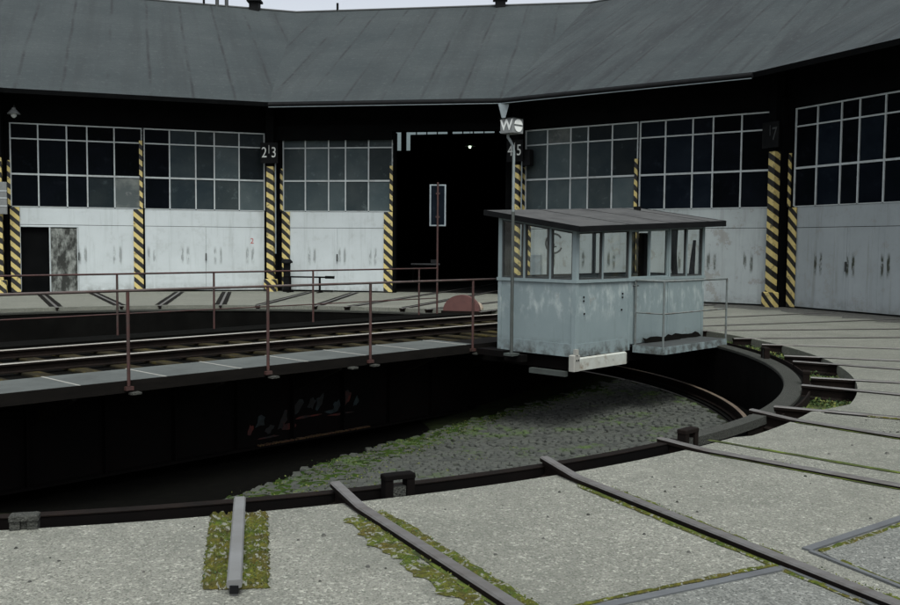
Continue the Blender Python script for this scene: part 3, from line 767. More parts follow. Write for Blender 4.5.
# half-round red cover and pale stone at the far end of the bridge
t=thing('end_cover','rust red half round sheet cover on the far end of the bridge','cover',frame(-.43,0)@BR@frame(10.05,1.9,0,R(-14)))
mb=MB(); pr=[(.46*math.cos(R(a)),.40*math.sin(R(a))) for a in range(0,181,12)]
n=len(pr); vs=[(x,-.12,z) for x,z in pr]+[(x,.12,z) for x,z in pr]
mb.add(vs,[list(range(n)),list(range(2*n-1,n-1,-1))],0); mb.add(vs,[(i,i+1,n+i+1,n+i) for i in range(n-1)],0,True)
T=Matrix.Rotation(R(-46),4,'Z'); mb.v=[tuple(T@Vector(v)) for v in mb.v]
mb.build('cover_sheet',M_['redcover'],t)
mb=MB(); mb.box(-.5,.5,-.16,.16,-.12,-.002); mb.v=[tuple(T@Vector(v)) for v in mb.v]; mb.build('cover_base',M_['rustdark'],t)
o=MB(); 
bmn=bmesh.new(); bmesh.ops.create_icosphere(bmn,subdivisions=3,radius=.27)
for v in bmn.verts: v.co.z=max(-.02,v.co.z*.8); v.co+=Vector((rnd.uniform(-.012,.012),rnd.uniform(-.012,.012),0))
bmn.verts.index_update(); o.add([v.co.copy() for v in bmn.verts],[[v.index for v in f.verts] for f in bmn.faces],0,True); bmn.free()
o=o.build('stone_block',M_['palecover'],None,frame(.60,24.35,.0)); tag(o,'pale rounded stone lump just right of the red half round cover','stone')
# thin red pole with framed board
t=thing('signal_post','thin red pole carrying a narrow white framed dark board before the open doorway','signal',BR@frame(8.74,2.1,0,-PHI))
mb=MB(); mb.tube([(0,0,-.05),(0,0,3.15)],.024,8); mb.build('pole',M_['redrail'],t)
mb=MB(); 
for a in (-.18,.18): mb.box(a-.018,a+.018,.03,.06,2.10,3.10)
for z in (2.10,3.07): mb.box(-.161,.161,.031,.059,z,z+.03)
mb.build('board_frame',M_['zinc'],t)
mb=MB(); mb.box(-.161,.161,.04,.05,2.131,3.069); mb.build('board',M_['pane_night'],t)
mb=MB(); mb.box(-.05,.05,.005,.03,2.3,2.34); mb.box(-.05,.05,.005,.03,2.86,2.9); mb.build('clamps',M_['redrail'],t)

# ------------------------------------------------------------------ cabin
CX0,CX1,CY0,CY1=4.08,8.06,-5.36,-3.80
SILL,ZF,ZB=1.13,1.92,2.15
def zroof(y): return ZF+(ZB-ZF)*(y-CY0)/(CY1-CY0)
cab=thing('operator_cabin','pale blue grey turntable operator cabin with big windows and sloping flat roof','cabin',BR@frame(4.1,-4.5,0))
mb=MB()
def cpart(mb,name,mat,parent=cab):
    # the roof line rises a little towards the platform end
    mb.v=[(x,y,z+.042*(x-4.08)*min(1,max(0,(z-SILL)/.8))) for x,y,z in mb.v]
    return mb.build(name,mat,parent,BR)
P=.075
mb=MB(); mb.box(CX0+.05,CX1-.05,CY0+.05,CY1-.05,-.02,.02); cpart(mb,'floor',M_['darkgrey'])
# lower wall panels
def panel(x0,x1,y0,y1,z0,z1):
    m=MB(); m.box(x0,x1,y0,y1,z0,z1); return m
JX=5.58
cpart(panel(CX0+P,JX-.03,CY0+.012,CY0+.042,-.05,SILL-.055),'wall_panel',M_['cab'])
cpart(panel(6.85+.02,CX1-P,CY0+.012,CY0+.042,.035,SILL-.055),'wall_panel',M_['cab'])
cpart(panel(CX0+.012,CX0+.042,CY0+P,CY1-P,-.05,SILL-.055),'wall_panel',M_['cab'])
cpart(panel(CX1-.042,CX1-.012,CY0+P,CY1-P,-.05,SILL-.055),'wall_panel',M_['cab'])
cpart(panel(CX0+P,CX1-P,CY1-.042,CY1-.012,-.05,SILL-.055),'wall_panel',M_['cab'])
# plinth strips along the foot
mb=MB(); mb.box(CX0+P,JX-.03,CY0+.002,CY0+.0115,-.06,.14); mb.box(CX0+.002,CX0+.0115,CY0+P,CY1-P,-.06,.14); cpart(mb,'plinth',M_['cab'])
# corner and middle posts
def post(x0,x1,y0,y1,z0=-.06):
    m=MB(); za=zroof(y0)-.02; zb=zroof(y1)-.02
    m.add([(x0,y0,z0),(x1,y0,z0),(x1,y1,z0),(x0,y1,z0),(x0,y0,za),(x1,y0,za),(x1,y1,zb),(x0,y1,zb)],[(3,2,1,0),(4,5,6,7),(0,1,5,4),(1,2,6,5),(2,3,7,6),(3,0,4,7)])
    return cpart(m,'post',M_['cab'])
post(CX0,CX0+P,CY0,CY0+P); post(CX1-P,CX1,CY0,CY0+P); post(CX0,CX0+P,CY1-P,CY1); post(CX1-P,CX1,CY1-P,CY1)
post(JX-.03,JX+.03,CY0,CY0+.06); post(6.80,6.87,CY0,CY0+.06)
# sills
mb=MB(); mb.box(CX0-.015,CX1+.015,CY0-.018,CY0+.06,SILL-.05,SILL-.001); mb.box(CX0-.015,CX0+.06,CY0+.062,CY1-.062,SILL-.05,SILL-.001)
mb.box(CX1-.06,CX1+.015,CY0+.062,CY1-.062,SILL-.05,SILL-.001); mb.box(CX0-.015,CX1+.015,CY1-.06,CY1+.018,SILL-.05,SILL-.001); cpart(mb,'sill',M_['cab'])
# head beams under the roof
mb=MB(); mb.box(CX0+P,CX1-P,CY0+.008,CY0+.055,ZF-.075,ZF-.022); mb.box(CX0+P,CX1-P,CY1-.055,CY1-.008,ZB-.075,ZB-.022)
for xa in (CX0+.008,CX1-.055):
    a,b=CY0+P,CY1-P
    mb.add([(xa,a,zroof(a)-.075),(xa+.047,a,zroof(a)-.075),(xa+.047,b,zroof(b)-.075),(xa,b,zroof(b)-.075),(xa,a,zroof(a)-.022),(xa+.047,a,zroof(a)-.022),(xa+.047,b,zroof(b)-.022),(xa,b,zroof(b)-.022)],[(3,2,1,0),(4,5,6,7),(0,1,5,4),(1,2,6,5),(2,3,7,6),(3,0,4,7)])
cpart(mb,'head_beam',M_['cab'])
def window(axis, c, a, b, inner=M_['cab']):
    """window between a and b along x (axis 'x', at y=c) or along y (axis 'y', at x=c)"""
    f=MB(); g=MB(); w=.020
    def q(p0,p1,z00,z01,z10,z11,th,mbx):
        if axis=='x': vs=[(p0,c-th,z00),(p1,c-th,z10),(p1,c+th,z10),(p0,c+th,z00),(p0,c-th,z01),(p1,c-th,z11),(p1,c+th,z11),(p0,c+th,z01)]
        else: vs=[(c-th,p0,z00),(c-th,p1,z10),(c+th,p1,z10),(c+th,p0,z00),(c-th,p0,z01),(c-th,p1,z11),(c+th,p1,z11),(c+th,p0,z01)]
        mbx.add(vs,[(3,2,1,0),(4,5,6,7),(0,1,5,4),(1,2,6,5),(2,3,7,6),(3,0,4,7)])
    def zt(p): return (zroof(c) if axis=='x' else zroof(p))-.078
    z0=SILL
    q(a,a+w,z0,zt(a),z0,zt(a+w),.018,f); q(b-w,b,z0,zt(b-w),z0,zt(b),.018,f)
    q(a+w,b-w,z0,z0+w,z0,z0+w,.018,f); q(a+w,b-w,zt(a+w)-w,zt(a+w),zt(b-w)-w,zt(b-w),.018,f)
    fr=cpart(f,'window',inner)
    q(a+w,b-w,z0+w,zt(a+w)-w,z0+w,zt(b-w)-w,.002,g); cpart(g,'pane',M_['glass'],fr)
def wins(axis,c,cuts,mat):
    for i,(a,b) in enumerate(zip(cuts,cuts[1:])):
        window(axis,c,a+(.018 if i else .002),b-(.018 if i<len(cuts)-2 else .002),mat)
        if i:
            m=MB()
            if axis=='x': m.box(a-.017,a+.017,c-.028,c+.02,SILL,zroof(c)-.078)
            else: m.box(c-.028 if c<6 else c-.02,c+.02 if c<6 else c+.028,a-.017,a+.017,SILL,zroof(a)-.078)
            cpart(m,'mullion',M_['cab'])
wins('x',CY0+.03,[CX0+P,4.80,JX-.03],M_['darkgrey'])
wins('x',CY0+.03,[6.87,7.42,CX1-P],M_['darkgrey'])
wins('y',CX0+.03,[CY0+P,-4.86,-4.34,CY1-P],M_['darkgrey'])
wins('y',CX1-.03,[CY0+P,-4.60,CY1-P],M_['darkgrey'])
wins('x',CY1-.03,[CX0+P,5.4,6.75,CX1-P],M_['darkgrey'])
# door in the front wall
d=MB(); d.box(JX+.034,6.796,CY0+.016,CY0+.046,.035,SILL-.055); door=cpart(d,'door',M_['cab'])
window('x',CY0+.03,JX+.036,6.20); window('x',CY0+.03,6.206,6.796)
d=MB(); d.tube([(JX+.12,CY0+.012,1.0),(JX+.12,CY0-.03,1.0),(JX+.22,CY0-.03,1.0)],.011,8); cpart(d,'handle',M_['darkgrey'],door)
# bolt pairs on the front panel
mb=MB()
for x,z in ((4.30,.80),(4.30,.86),(5.38,.82),(5.38,.88),(4.32,.6),(5.36,.62)): mb.tube([(x,CY0+.013,z),(x,CY0-.004,z)],.014,8)
cpart(mb,'bolts',M_['rustdark'])
# roof
def roofslab(x0,x1,y0,y1,dz0,dz1):
    vs=[]
    for dz in (dz0,dz1):
        for x,y in ((x0,y0),(x1,y0),(x1,y1),(x0,y1)): vs.append((x,y,zroof(y)+dz))
    m=MB(); m.add(vs,[(3,2,1,0),(4,5,6,7),(0,1,5,4),(1,2,6,5),(2,3,7,6),(3,0,4,7)]); return m
rf=cpart(roofslab(CX0-.16,CX1+.42,CY0-.17,CY1+.17,0,.05),'roof',M_['cabroof'])
m=MB()
for a in roofslab(CX0-.17,CX1+.43,CY0-.19,CY0-.172,-.03,.056),roofslab(CX0-.18,CX0-.162,CY0-.17,CY1+.17,-.03,.056),roofslab(CX1+.422,CX1+.44,CY0-.17,CY1+.17,-.03,.056): m.add(a.v,a.f)
cpart(m,'roof_edge',M_['black'],rf)
m=MB()
for x in (5.3,6.6,7.9):
    a=roofslab(x-.012,x+.012,CY0-.168,CY1+.168,.052,.058); m.add(a.v,a.f)
cpart(m,'roof_batten',M_['cabroof'],rf)
m=MB(); m.box(7.95,8.05,-4.0,-3.9,ZB+.02,ZB+.10); cpart(m,'roof_stub',M_['black'],rf)
# platform with its railing
PX0,PX1,PY0=5.72,7.85,-5.92
m=MB(); m.box(PX0,PX1,PY0,CY0-.002,-.02,.03,bev=.006); plat=cpart(m,'platform',M_['darkgrey'])
m=MB(); m.box(PX0-.01,PX1+.01,PY0-.02,PY0-.002,-.10,.022); m.box(PX0-.02,PX0-.002,PY0,CY0,-.10,.022); m.box(PX1+.002,PX1+.02,PY0,CY0,-.10,.022); cpart(m,'platform_edge',M_['cab'],plat)
m=MB(); hz=1.09
m.tube([(PX0,CY0-.03,hz),(PX0,PY0,hz),(PX1,PY0,hz)],.019,8)
hr=cpart(m,'guard_rail',M_['guard'])
m=MB(); m.tube([(PX0,CY0-.03,.56),(PX0,PY0,.56),(PX1,PY0,.56)],.013,8); cpart(m,'mid_rail',M_['guard'],hr)
for x,y in ((PX0,CY0-.03),(PX0,PY0),(PX1,PY0)):
    m=MB(); m.tube([(x,y,.0),(x,y,hz-.01)],.018,8); cpart(m,'post',M_['guard'],hr)
# black dirt heap against the foot of the wall on the platform
m=MB(); n=16
vs=[]; 
for i in range(n+1):
    x=6.0+i*.118; h=.05+.05*rnd.random(); vs+=[(x,CY0-.004,.034+h),(x,CY0-.05-.06*rnd.random(),.034)]
m.add(vs,[(2*i,2*i+1,2*i+3,2*i+2) for i in range(n)],0,True); cpart(m,'dirt_heap',M_['ballast'],plat)
# carrying frame under the cabin
m=MB()
for x in (4.25,5.6,6.9,7.8): m.box(x-.06,x+.06,CY0+.05 if x<7 else -5.85,-2.3,-.28,-.06)
m.box(CX0+.06,CX1-.06,CY0+.1,CY0+.18,-.26,-.061); cpart(m,'carrying_frame',M_['girder'])
m=MB(); m.box(4.16,5.50,CY0-.03,CY0+.05,-.27,-.07,bev=.02); m.tube([(4.7,CY0-.035,-.16),(4.7,CY0-.028,-.16)],.03,8); m.tube([(5.1,CY0-.035,-.16),(5.1,CY0-.028,-.16)],.02,8); sh=cpart(m,'support_plate',M_['bracketpale'])
m=MB(); m.box(4.0,4.155,CY0-.05,CY0+.06,-.27,-.02,bev=.01); m.box(4.04,4.10,CY0-.06,CY0+.0,-.02,.07)
cpart(m,'support_bracket',M_['joint'],sh)
m=MB(); m.tube([(4.06,CY0-.052,-.10),(4.06,CY0-.058,-.10)],.014,8); m.tube([(4.11,CY0-.052,-.10),(4.11,CY0-.058,-.10)],.014,8); cpart(m,'bracket_bolts',M_['black'],sh)
m=MB(); m.box(3.98,4.06,-5.25,-4.55,-.36,-.28); cpart(m,'stay_bar',M_['mastdark'])
m=MB(); m.box(3.86,4.07,-4.1,-3.55,-.14,-.045); m.box(3.9,4.06,-4.45,-4.1,-.2,-.09); cpart(m,'step_block',M_['girder'])
# things inside the cabin
t=thing('control_stand','black upright control stand inside the cabin behind the door window','control stand',BR@frame(6.42,-5.08,.02))
m=MB(); m.box(-.07,.07,-.06,.06,.061,1.86,bev=.01); m.build('column',M_['cloth'],t)
m=MB(); m.box(-.18,.18,-.13,.15,.001,.06); m.build('base',M_['black'],t); m=MB(); m.tube([(-.05,.062,1.0),(-.05,.2,1.05),(-.05,.22,1.2)],.014,8); m.build('lever',M_['darkgrey'],t)
t=thing('curtain','black curtain drawn aside in the right hand cabin windows','curtain',BR@frame(7.28,-5.2,.02))
def drape(x0,x1,xb,y,z0,z1,n=14,k=10,right=False):
    m=MB(); vs=[];fs=[]
    for j in range(k+1):
        tt=j/k; z=z1+(z0-z1)*tt; wd=(1-tt)**.8
        for i in range(n+1):
            s=i/n
            x=x0+(x1-x0)*s*(1-.75*tt**1.4) if not right else x1-(x1-x0)*s*(1-.8*(1-tt)**1.2)
            vs.append((x,y+.025*math.sin(s*17+tt*2),z))
    for j in range(k):
        for i in range(n): fs.append((j*(n+1)+i,j*(n+1)+i+1,(j+1)*(n+1)+i+1,(j+1)*(n+1)+i))
    m.add(vs,fs,0,True); return m
drape(.10,-.40,0,-.0,1.0,1.98).build('cloth_panel',M_['cloth'],t)
drape(.42,.68,0,-.02,1.0,1.75,right=True).build('cloth_panel',M_['cloth'],t)
# mast with the W lamp box in front of the cabin
t=thing('lamp_mast','thin mast before the cabin corner carrying the grey W and barred disc signal box','signal',BR@frame(3.84,-4.30,0))
m=MB(); m.tube([(0,0,-.08),(0,0,2.18)],.027,10); m.box(-.09,.09,-.09,.09,-.10,-.06); m.build('lower_pole',M_['mastdark'],t)
m=MB(); m.tube([(0,0,2.181),(0,0,3.12),(-.01,.01,3.2),(-.035,.04,3.28),(-.06,.07,3.34),(-.06,.07,3.395)],.023,10); m.build('upper_pole',M_['mastlight'],t)
m=MB(); BX=(-.17,.08,-.12,.14,3.395,3.625)
m.box(BX[0],BX[1],BX[2],BX[3],BX[4],BX[5],bev=.006); box=m.build('signal_box',M_['signgrey'],t)
Mt=W[t.name]
m=MB(); m.add([(BX[0]-.03,BX[2]-.03,BX[5]+.002),(BX[1]+.02,BX[2]-.03,BX[5]+.002),(BX[1]+.02,BX[3]+.03,BX[5]+.002),(BX[0]-.03,BX[3]+.03,BX[5]+.002),((BX[0]+BX[1])/2,(BX[2]+BX[3])/2,BX[5]+.03)],[(0,1,4),(1,2,4),(2,3,4),(3,0,4),(3,2,1,0)]); m.build('box_cap',M_['black'],box,Mt)
# W on the face towards -x ; disc on the face towards -y
text_obj('letter','W',.235,M_['signwhite'],box,Mt@Matrix.Translation((BX[0]-.004,(BX[2]+BX[3])/2+.0,3.51))@Matrix.Rotation(R(-90),4,'Z')@Matrix.Rotation(R(90),4,'X'),.002,bold=.004)
m=MB(); n=28; cx=(BX[0]+BX[1])/2; cz=3.51; rr_=.098; gapz=.015
for sgn in (1,-1):
    vs=[]; a0=math.asin(gapz/rr_)
    for i in range(n+1):
        a=a0+(math.pi-2*a0)*i/n; vs.append((cx+rr_*math.cos(a),cz+sgn*rr_*math.sin(a)))
    fr=[(x,BX[2]-.008,z) for x,z in vs]; bk=[(x,BX[2]-.001,z) for x,z in vs]
    m.add(fr+bk,[list(range(n+1)),list(range(2*n+1,n,-1))]+[(i,(i+1)%(n+1),n+1+(i+1)%(n+1),n+1+i) for i in range(n+1)])
m.build('barred_disc',M_['signwhite'],box,Mt)

# ------------------------------------------------------------------ roundhouse
house=thing('roundhouse','dark roofed engine roundhouse with tall white doors and barred windows around the turntable','roundhouse',frame(C.x,C.y+17,0))
def facet(k,r=RV):
    a=pol(r,VA[k]); b=pol(r,VA[k+1]); d=b-a
    return frame(a.x,a.y,0,math.atan2(d.y,d.x)), d.length
ER,EZ,RR,RZ,BRR,BZ=16.4,6.28,27.0,11.70,38.0,8.55
# roof with per-facet coordinates along and up the slope
me=bpy.data.meshes.new('roof'); vs=[];fs=[];uvs=[];mis=[]
cf=math.cos(R(13.6))
for k in range(6):
    for (r0,z0,r1,z1) in ((ER,EZ,RR,RZ),(RR,RZ,BRR+.6,BZ-.15)):
        sl=math.hypot((r1-r0)*cf,z1-z0); w0=r0*math.sin(R(13.6)); w1=r1*math.sin(R(13.6)); off=40*k
        nv=6
        for j in range(nv):
            ta,tb=j/nv,(j+1)/nv
            ra,rb=r0+(r1-r0)*ta,r0+(r1-r0)*tb; za,zb=z0+(z1-z0)*ta,z0+(z1-z0)*tb
            b=len(vs); vs+=[pol(ra,VA[k],za),pol(ra,VA[k+1],za),pol(rb,VA[k+1],zb),pol(rb,VA[k],zb)]; fs.append((b,b+1,b+2,b+3)); mis.append(0)
            wa,wb=w0+(w1-w0)*ta,w0+(w1-w0)*tb
            uvs+=[(off-wa,sl*ta),(off+wa,sl*ta),(off+wb,sl*tb),(off-wb,sl*tb)]
        b=len(vs); vs+=[pol(r0+.02,VA[k],z0-.14),pol(r0+.02,VA[k+1],z0-.14),pol(r1,VA[k+1],z1-.14),pol(r1,VA[k],z1-.14)]; fs.append((b+3,b+2,b+1,b)); mis.append(1); uvs+=[(0,0)]*4
    b=len(vs); vs+=[pol(ER,VA[k],EZ),pol(ER,VA[k+1],EZ),pol(ER+.02,VA[k+1],EZ-.14),pol(ER+.02,VA[k],EZ-.14)]; fs.append((b,b+1,b+2,b+3)); mis.append(1); uvs+=[(0,0)]*4
me.from_pydata([tuple(v) for v in vs],[],fs); me.materials.append(M_['roof']); me.materials.append(M_['soot_shade'])
me.polygons.foreach_set('material_index',mis)
ul=me.uv_layers.new(name='UVMap')
for i,l in enumerate(me.loops): ul.data[i].uv=uvs[i]
roof=bpy.data.objects.new('roof',me); col.objects.link(roof); place(roof,ID,house)
def along(r,k,t,z): return pol(r,VA[k]).lerp(pol(r,VA[k+1]),t)+Vector((0,0,z))
def roofvent(p,h,w,name='roof_vent'):
    m=MB(); m.box(-w*.5,w*.5,-w*.5,w*.5,-.25,h*.62); m.box(-w*.72,w*.72,-w*.72,w*.72,h*.66,h*.9,bev=.02); m.box(-w*.35,w*.35,-w*.35,w*.35,h*.62,h*.66)
    m.build(name,M_['black'],roof,Matrix.Translation(p))
roofvent(along(RR,1,.863,RZ),.42,.42); roofvent(along(RR,2,.704,RZ),.36,.42)
def pipe(p,h,r,mat): 
    m=MB(); m.tube([(0,0,-.2),(0,0,h)],r,8); m.build('vent_pipe',mat,roof,Matrix.Translation(p))
pipe(along(RR,1,.742,RZ),.95,.08,M_['darkgrey']); pipe(along(RR,1,.772,RZ),.95,.08,M_['darkgrey']); pipe(along(RR,1,.70,RZ),.35,.05,M_['black']); pipe(along(RR,2,.146,RZ),.35,.05,M_['black'])
# ridge capping
m=MB()
for k in range(6):
    a=along(RR,k,0,RZ+.02);b=along(RR,k,1,RZ+.02); m.tube([a,b],.05,6)
m.build('ridge_cap',M_['darkgrey'],roof,ID)
# gutters along two bays, light rimmed
m=MB()
for k in (2,3):
    for rad,zo,rr0,mi in ((.075,EZ-.10,ER-.07,0),(.016,EZ-.175,ER-.10,1)):
        m.tube([along(rr0,k,0,zo),along(rr0,k,1,zo)],rad,8,mi)
m.build('gutter',[M_['black'],M_['zinc']],roof,ID)
m=MB(); p=pol(ER-.04,66.9)
m.add([(p.x-.17,p.y-.08,EZ-.2),(p.x+.17,p.y-.08,EZ-.2),(p.x+.17,p.y+.12,EZ-.2),(p.x-.17,p.y+.12,EZ-.2),(p.x-.06,p.y-.04,EZ-.62),(p.x+.06,p.y-.04,EZ-.62),(p.x+.06,p.y+.06,EZ-.62),(p.x-.06,p.y+.06,EZ-.62)],[(0,1,2,3),(4,5,6,7),(0,1,5,4),(1,2,6,5),(2,3,7,6),(3,0,4,7)])
m.tube([(p.x,p.y,EZ-.6),(p.x,p.y,EZ-1.05)],.055,10); m.build('gutter_outlet',M_['zinc'],roof,ID)

PT=2.78; MU=3.80; UP=4.92; TOP=5.42
def quadpanes(cols, rows, y, mats_for):
    m=MB()
    for i in range(len(cols)-1):
        for j in range(len(rows)-1):
            m.add([(cols[i],y,rows[j]),(cols[i+1],y,rows[j]),(cols[i+1],y,rows[j+1]),(cols[i],y,rows[j+1])],[(0,1,2,3)],mats_for(i,j))
    return m
PANES=['pane_black','pane_mid','pane_blue','pane_pale','pane_night']
def make_door(F,s0,s1,paint,chooser,fr=(.0,.205,.42,.575,.785,1.0),barmat='bars',wicket=None,label=None):
    w=s1-s0; cols=[s0+w*f for f in fr]
    m=MB(); dy=.16
    # lower skin: leaves with open seams between them, sheet strip above
    edges=[s0]+[c for c in (cols[1],cols[2],cols[3],cols[4])]+[s1]
    segs=[(s0,(s0+s1)/2),((s0+s1)/2,s1)]
    if wicket:
        a,b,zt=wicket; segs=[(s0,a),(b,s1)]; m.box(a,b,dy,dy+.05,zt,2.185)
    for a,b in segs: m.box(a+.004,b-.004,dy,dy+.05,.05,2.185)
    m.box(s0+.002,s1-.002,dy-.002,dy+.05,2.20,PT-.03)
    # thin cover straps either side of the folding hinges
    for c in (cols[1],(cols[2]+cols[3])/2,cols[4]):
        for q in (-.09,.09):
            if wicket and wicket[0]-.05<c+q<wicket[1]+.95: continue
            m.box(c+q-.008,c+q+.008,dy-.006,dy-.0005,.06,2.18)
    d=m.build('door',paint,house,F)
    if label: d['label']=label
    b=MB(); bw=.042
    for c in cols: b.box(c-bw/2,c+bw/2,dy-.02,dy+.03,PT,TOP)
    for z,h in ((PT-.012,.024),(MU,.055),(UP,.04),(TOP-.02,.04)):
        for i in range(len(cols)-1): b.box(cols[i]+bw/2+.001,cols[i+1]-bw/2-.001,dy-.018,dy+.028,z-h/2,z+h/2)
    win=b.build('window',M_[barmat],d,F)
    quadpanes(cols,[PT,MU,UP,TOP],dy+.012,chooser).build('pane',[M_[x] for x in PANES],win,F)
    h=MB(); cx=(s0+s1)/2
    h.box(cx-.02,cx+.02,dy-.05,dy-.008,1.05,1.30)
    h.build('handle',M_['darkgrey'],win if False else d,F)
    return d
def strip(F,s0,s1,z0,z1,y,mat,name='hazard_strip'):
    m=MB(); m.box(0,s1-s0,0,.04,0,z1-z0); return m.build(name,mat,house,F@Matrix.Translation((s0,y,z0)))
rp=random.Random(11)
def ch_dark(i,j): return 0
def ch1(i,j): 
    if j==0 and i==4: return 3
    if j==0 and i==3: return 1
    return 0
def ch2(i,j): return {0:0,1:1,2:1,3:2,4:1}[i] if not(j==0 and i in(3,4)) else (2 if i==4 else 2)
def ch3(i,j): return 2
def ch5(i,j): return 3 if (j==2 and i in(1,)) else (2 if i<3 else 1) if j else 2
def ch6(i,j): return 4 if i<3 else 0
def ch7(i,j): return 4 if i in(1,3) else 0
LN=2*RV*math.sin(R(13.6))
H=LN/2
for k in range(6):
    F,ln=facet(k); H=ln/2
    # wall over the doors and timber columns, eave shade in its sooty colour
    m=MB(); m.box(.0,ln,.20,.42,TOP+.03,7.02); m.build('lintel_wall',M_['soot_shade'],house,F)
    m=MB(); m.box(.0,ln if k!=2 else H,.10,.36,TOP-.24,TOP+.25)  # left half hangs low to imitate eave shadow on the top panes
    if k==2: m.box(H,ln,.10,.36,TOP+.031,TOP+.25); m.build('lintel_shade_beam',M_['soot_shade'],house,F@Matrix.Translation((0,-.12,0)))
    m=MB(); m.box(H-.02,H+.06,.14,.40,.0,TOP+.02); m.build('mid_post',M_['soot_shade'],house,F)
    m=MB(); m.box(-.15,.12,-.05,.38,.0,TOP+.3); m.build('corner_post',M_['soot_shade'],house,F)
    m=MB(); m.box(.121,.297,.21,.35,.0,TOP+.02); m.build('door_jamb',M_['soot_shade'],house,F)
    m=MB(); m.box(ln-.297,ln-.01,.21,.35,.0,TOP+.02)
    if k!=2: m.build('door_jamb',M_['soot_shade'],house,F)
    # column proud of the corner, striped to above the window bars
    if 1<=k<=5:
        Fc=F@Matrix.Translation((.22 if k==3 else 0,0,0))
        m=MB(); m.box(0,.24,0,.2,.0,3.85); m.build('column',M_['haz2'],house,Fc@Matrix.Translation((-.16,-.27,.42)))
        m=MB(); m.box(-.17,.09,-.28,-.06,4.28,6.4); m.build('column_head',M_['soot_shade'],house,Fc)
        m=MB(); m.box(0,.42,0,.26,0,.42,bev=.02); m.build('plinth',M_['haz'],house,Fc@Matrix.Translation((-.25,-.32,0)))
        if k in (2,3):
            m=MB(); m.tube([(.125,-.16,1.3),(.125,-.16,4.4)],.025,8); m.build('conduit',M_['zinc'],house,Fc)
        strip(F,.26,.54,.03,2.74,.10,M_['haz']); strip(F,.20,.29,2.76,4.22,.10,M_['haz_narrow'])
        strip(F,H-.30,H+.0,.03,2.74,.10,M_['haz']); strip(F,H-.10,H+.0,2.76,5.0 if k==1 else 4.3,.10,M_['haz_narrow'])
D=lambda k: facet(k)[0]
L3=facet(3)[1]; L1=facet(1)[1]; H=LN/2
# doors, facet by facet (left half, right half)
make_door(D(0),.3,H-.02,M_['door_a'],ch_dark); make_door(D(0),H+.06,LN-.25,M_['door_a'],ch_dark)
W1=(.56,2.28,2.12)
make_door(D(1),.30,L1/2-.02,M_['door_a'],ch1,wicket=W1,label='white door with open dark wicket beside a peeling leaf')
make_door(D(1),L1/2+.06,L1-.30,M_['door_a'],ch2,label='plain white door with a small red 2')
make_door(D(2),.30,H-.02,M_['door_a'],ch3,label='white door with dusty blue panes coloured with reflected sky')
make_door(D(3),.30,L3/2-.02,M_['door_b'],ch5,label='white door with circle graffiti seen through the cabin')
make_door(D(3),L3/2+.06,L3-.30,M_['door_b'],ch6,label='flaking grey white door right of the cabin')
make_door(D(4),.40,H-.02,M_['door_c'],ch7,label='grey white door with dark hand marks at the right edge')
make_door(D(4),H+.06,LN-.25,M_['door_c'],ch7); make_door(D(5),.40,H-.02,M_['door_c'],ch7); make_door(D(5),H+.06,LN-.25,M_['door_c'],ch7)
# open wicket: black panel on the left stands in for the shaded inside, peeling leaf on the right
F=D(1)
m=MB(); m.box(W1[0],1.40,.30,.34,.02,W1[2]); m.build('wicket_dark_panel',M_['soot_shade'],house,F)
m=MB(); m.box(1.445,2.24,.14,.18,.03,2.08); lf=m.build('wicket_leaf',M_['leafdoor'],house,F)
m=MB(); m.box(1.40,1.440,.13,.19,.02,2.11); m.box(2.242,2.278,.13,.19,.02,2.11); m.build('leaf_frame',M_['bars'],lf,F)
text_obj('door_number','2',.26,M_['redpaint'],house,F@Matrix.Translation((L1-.72,.155,1.72))@Matrix.Rotation(R(90),4,'X'),.001)
# circle graffiti on door 5
F=D(3); m=MB(); n=30; vs=[]
for i in range(n+1):
    a=R(35)+R(300)*i/n; vs+=[(1.42+.34*math.cos(a),.156,1.72+.34*math.sin(a)),(1.42+.28*math.cos(a),.156,1.72+.28*math.sin(a))]
m.add(vs,[(2*i,2*i+1,2*i+3,2*i+2) for i in range(n)]); m.box(1.38,1.44,.150,.157,1.58,1.72); m.box(1.38,1.52,.150,.157,1.60,1.64); m.build('circle_graffiti',M_['darkgrey'],house,F)
m=MB(); m.box(.60,.98,.02,.13,.55,1.35,bev=.01); o=m.build('switch_cabinet',M_['zinc'],None,F); tag(o,'small blue grey cabinet fixed low on the door with circle graffiti','cabinet')
# open bay jambs
F=D(2); m=MB(); m.box(LN-.34,LN-.16,.16,.5,0,TOP); m.build('door_jamb',M_['soot_shade'],house,F); m=MB(); m.box(H+.062,H+.09,.16,.42,0,TOP); m.build('door_jamb',M_['soot_shade'],house,F)
# door leaves folded back inside the open bay
m=MB(); m.box(LN-.30,LN-.23,.62,2.3,.06,TOP-.2); m.build('folded_leaf',M_['soot_shade'],house,F)
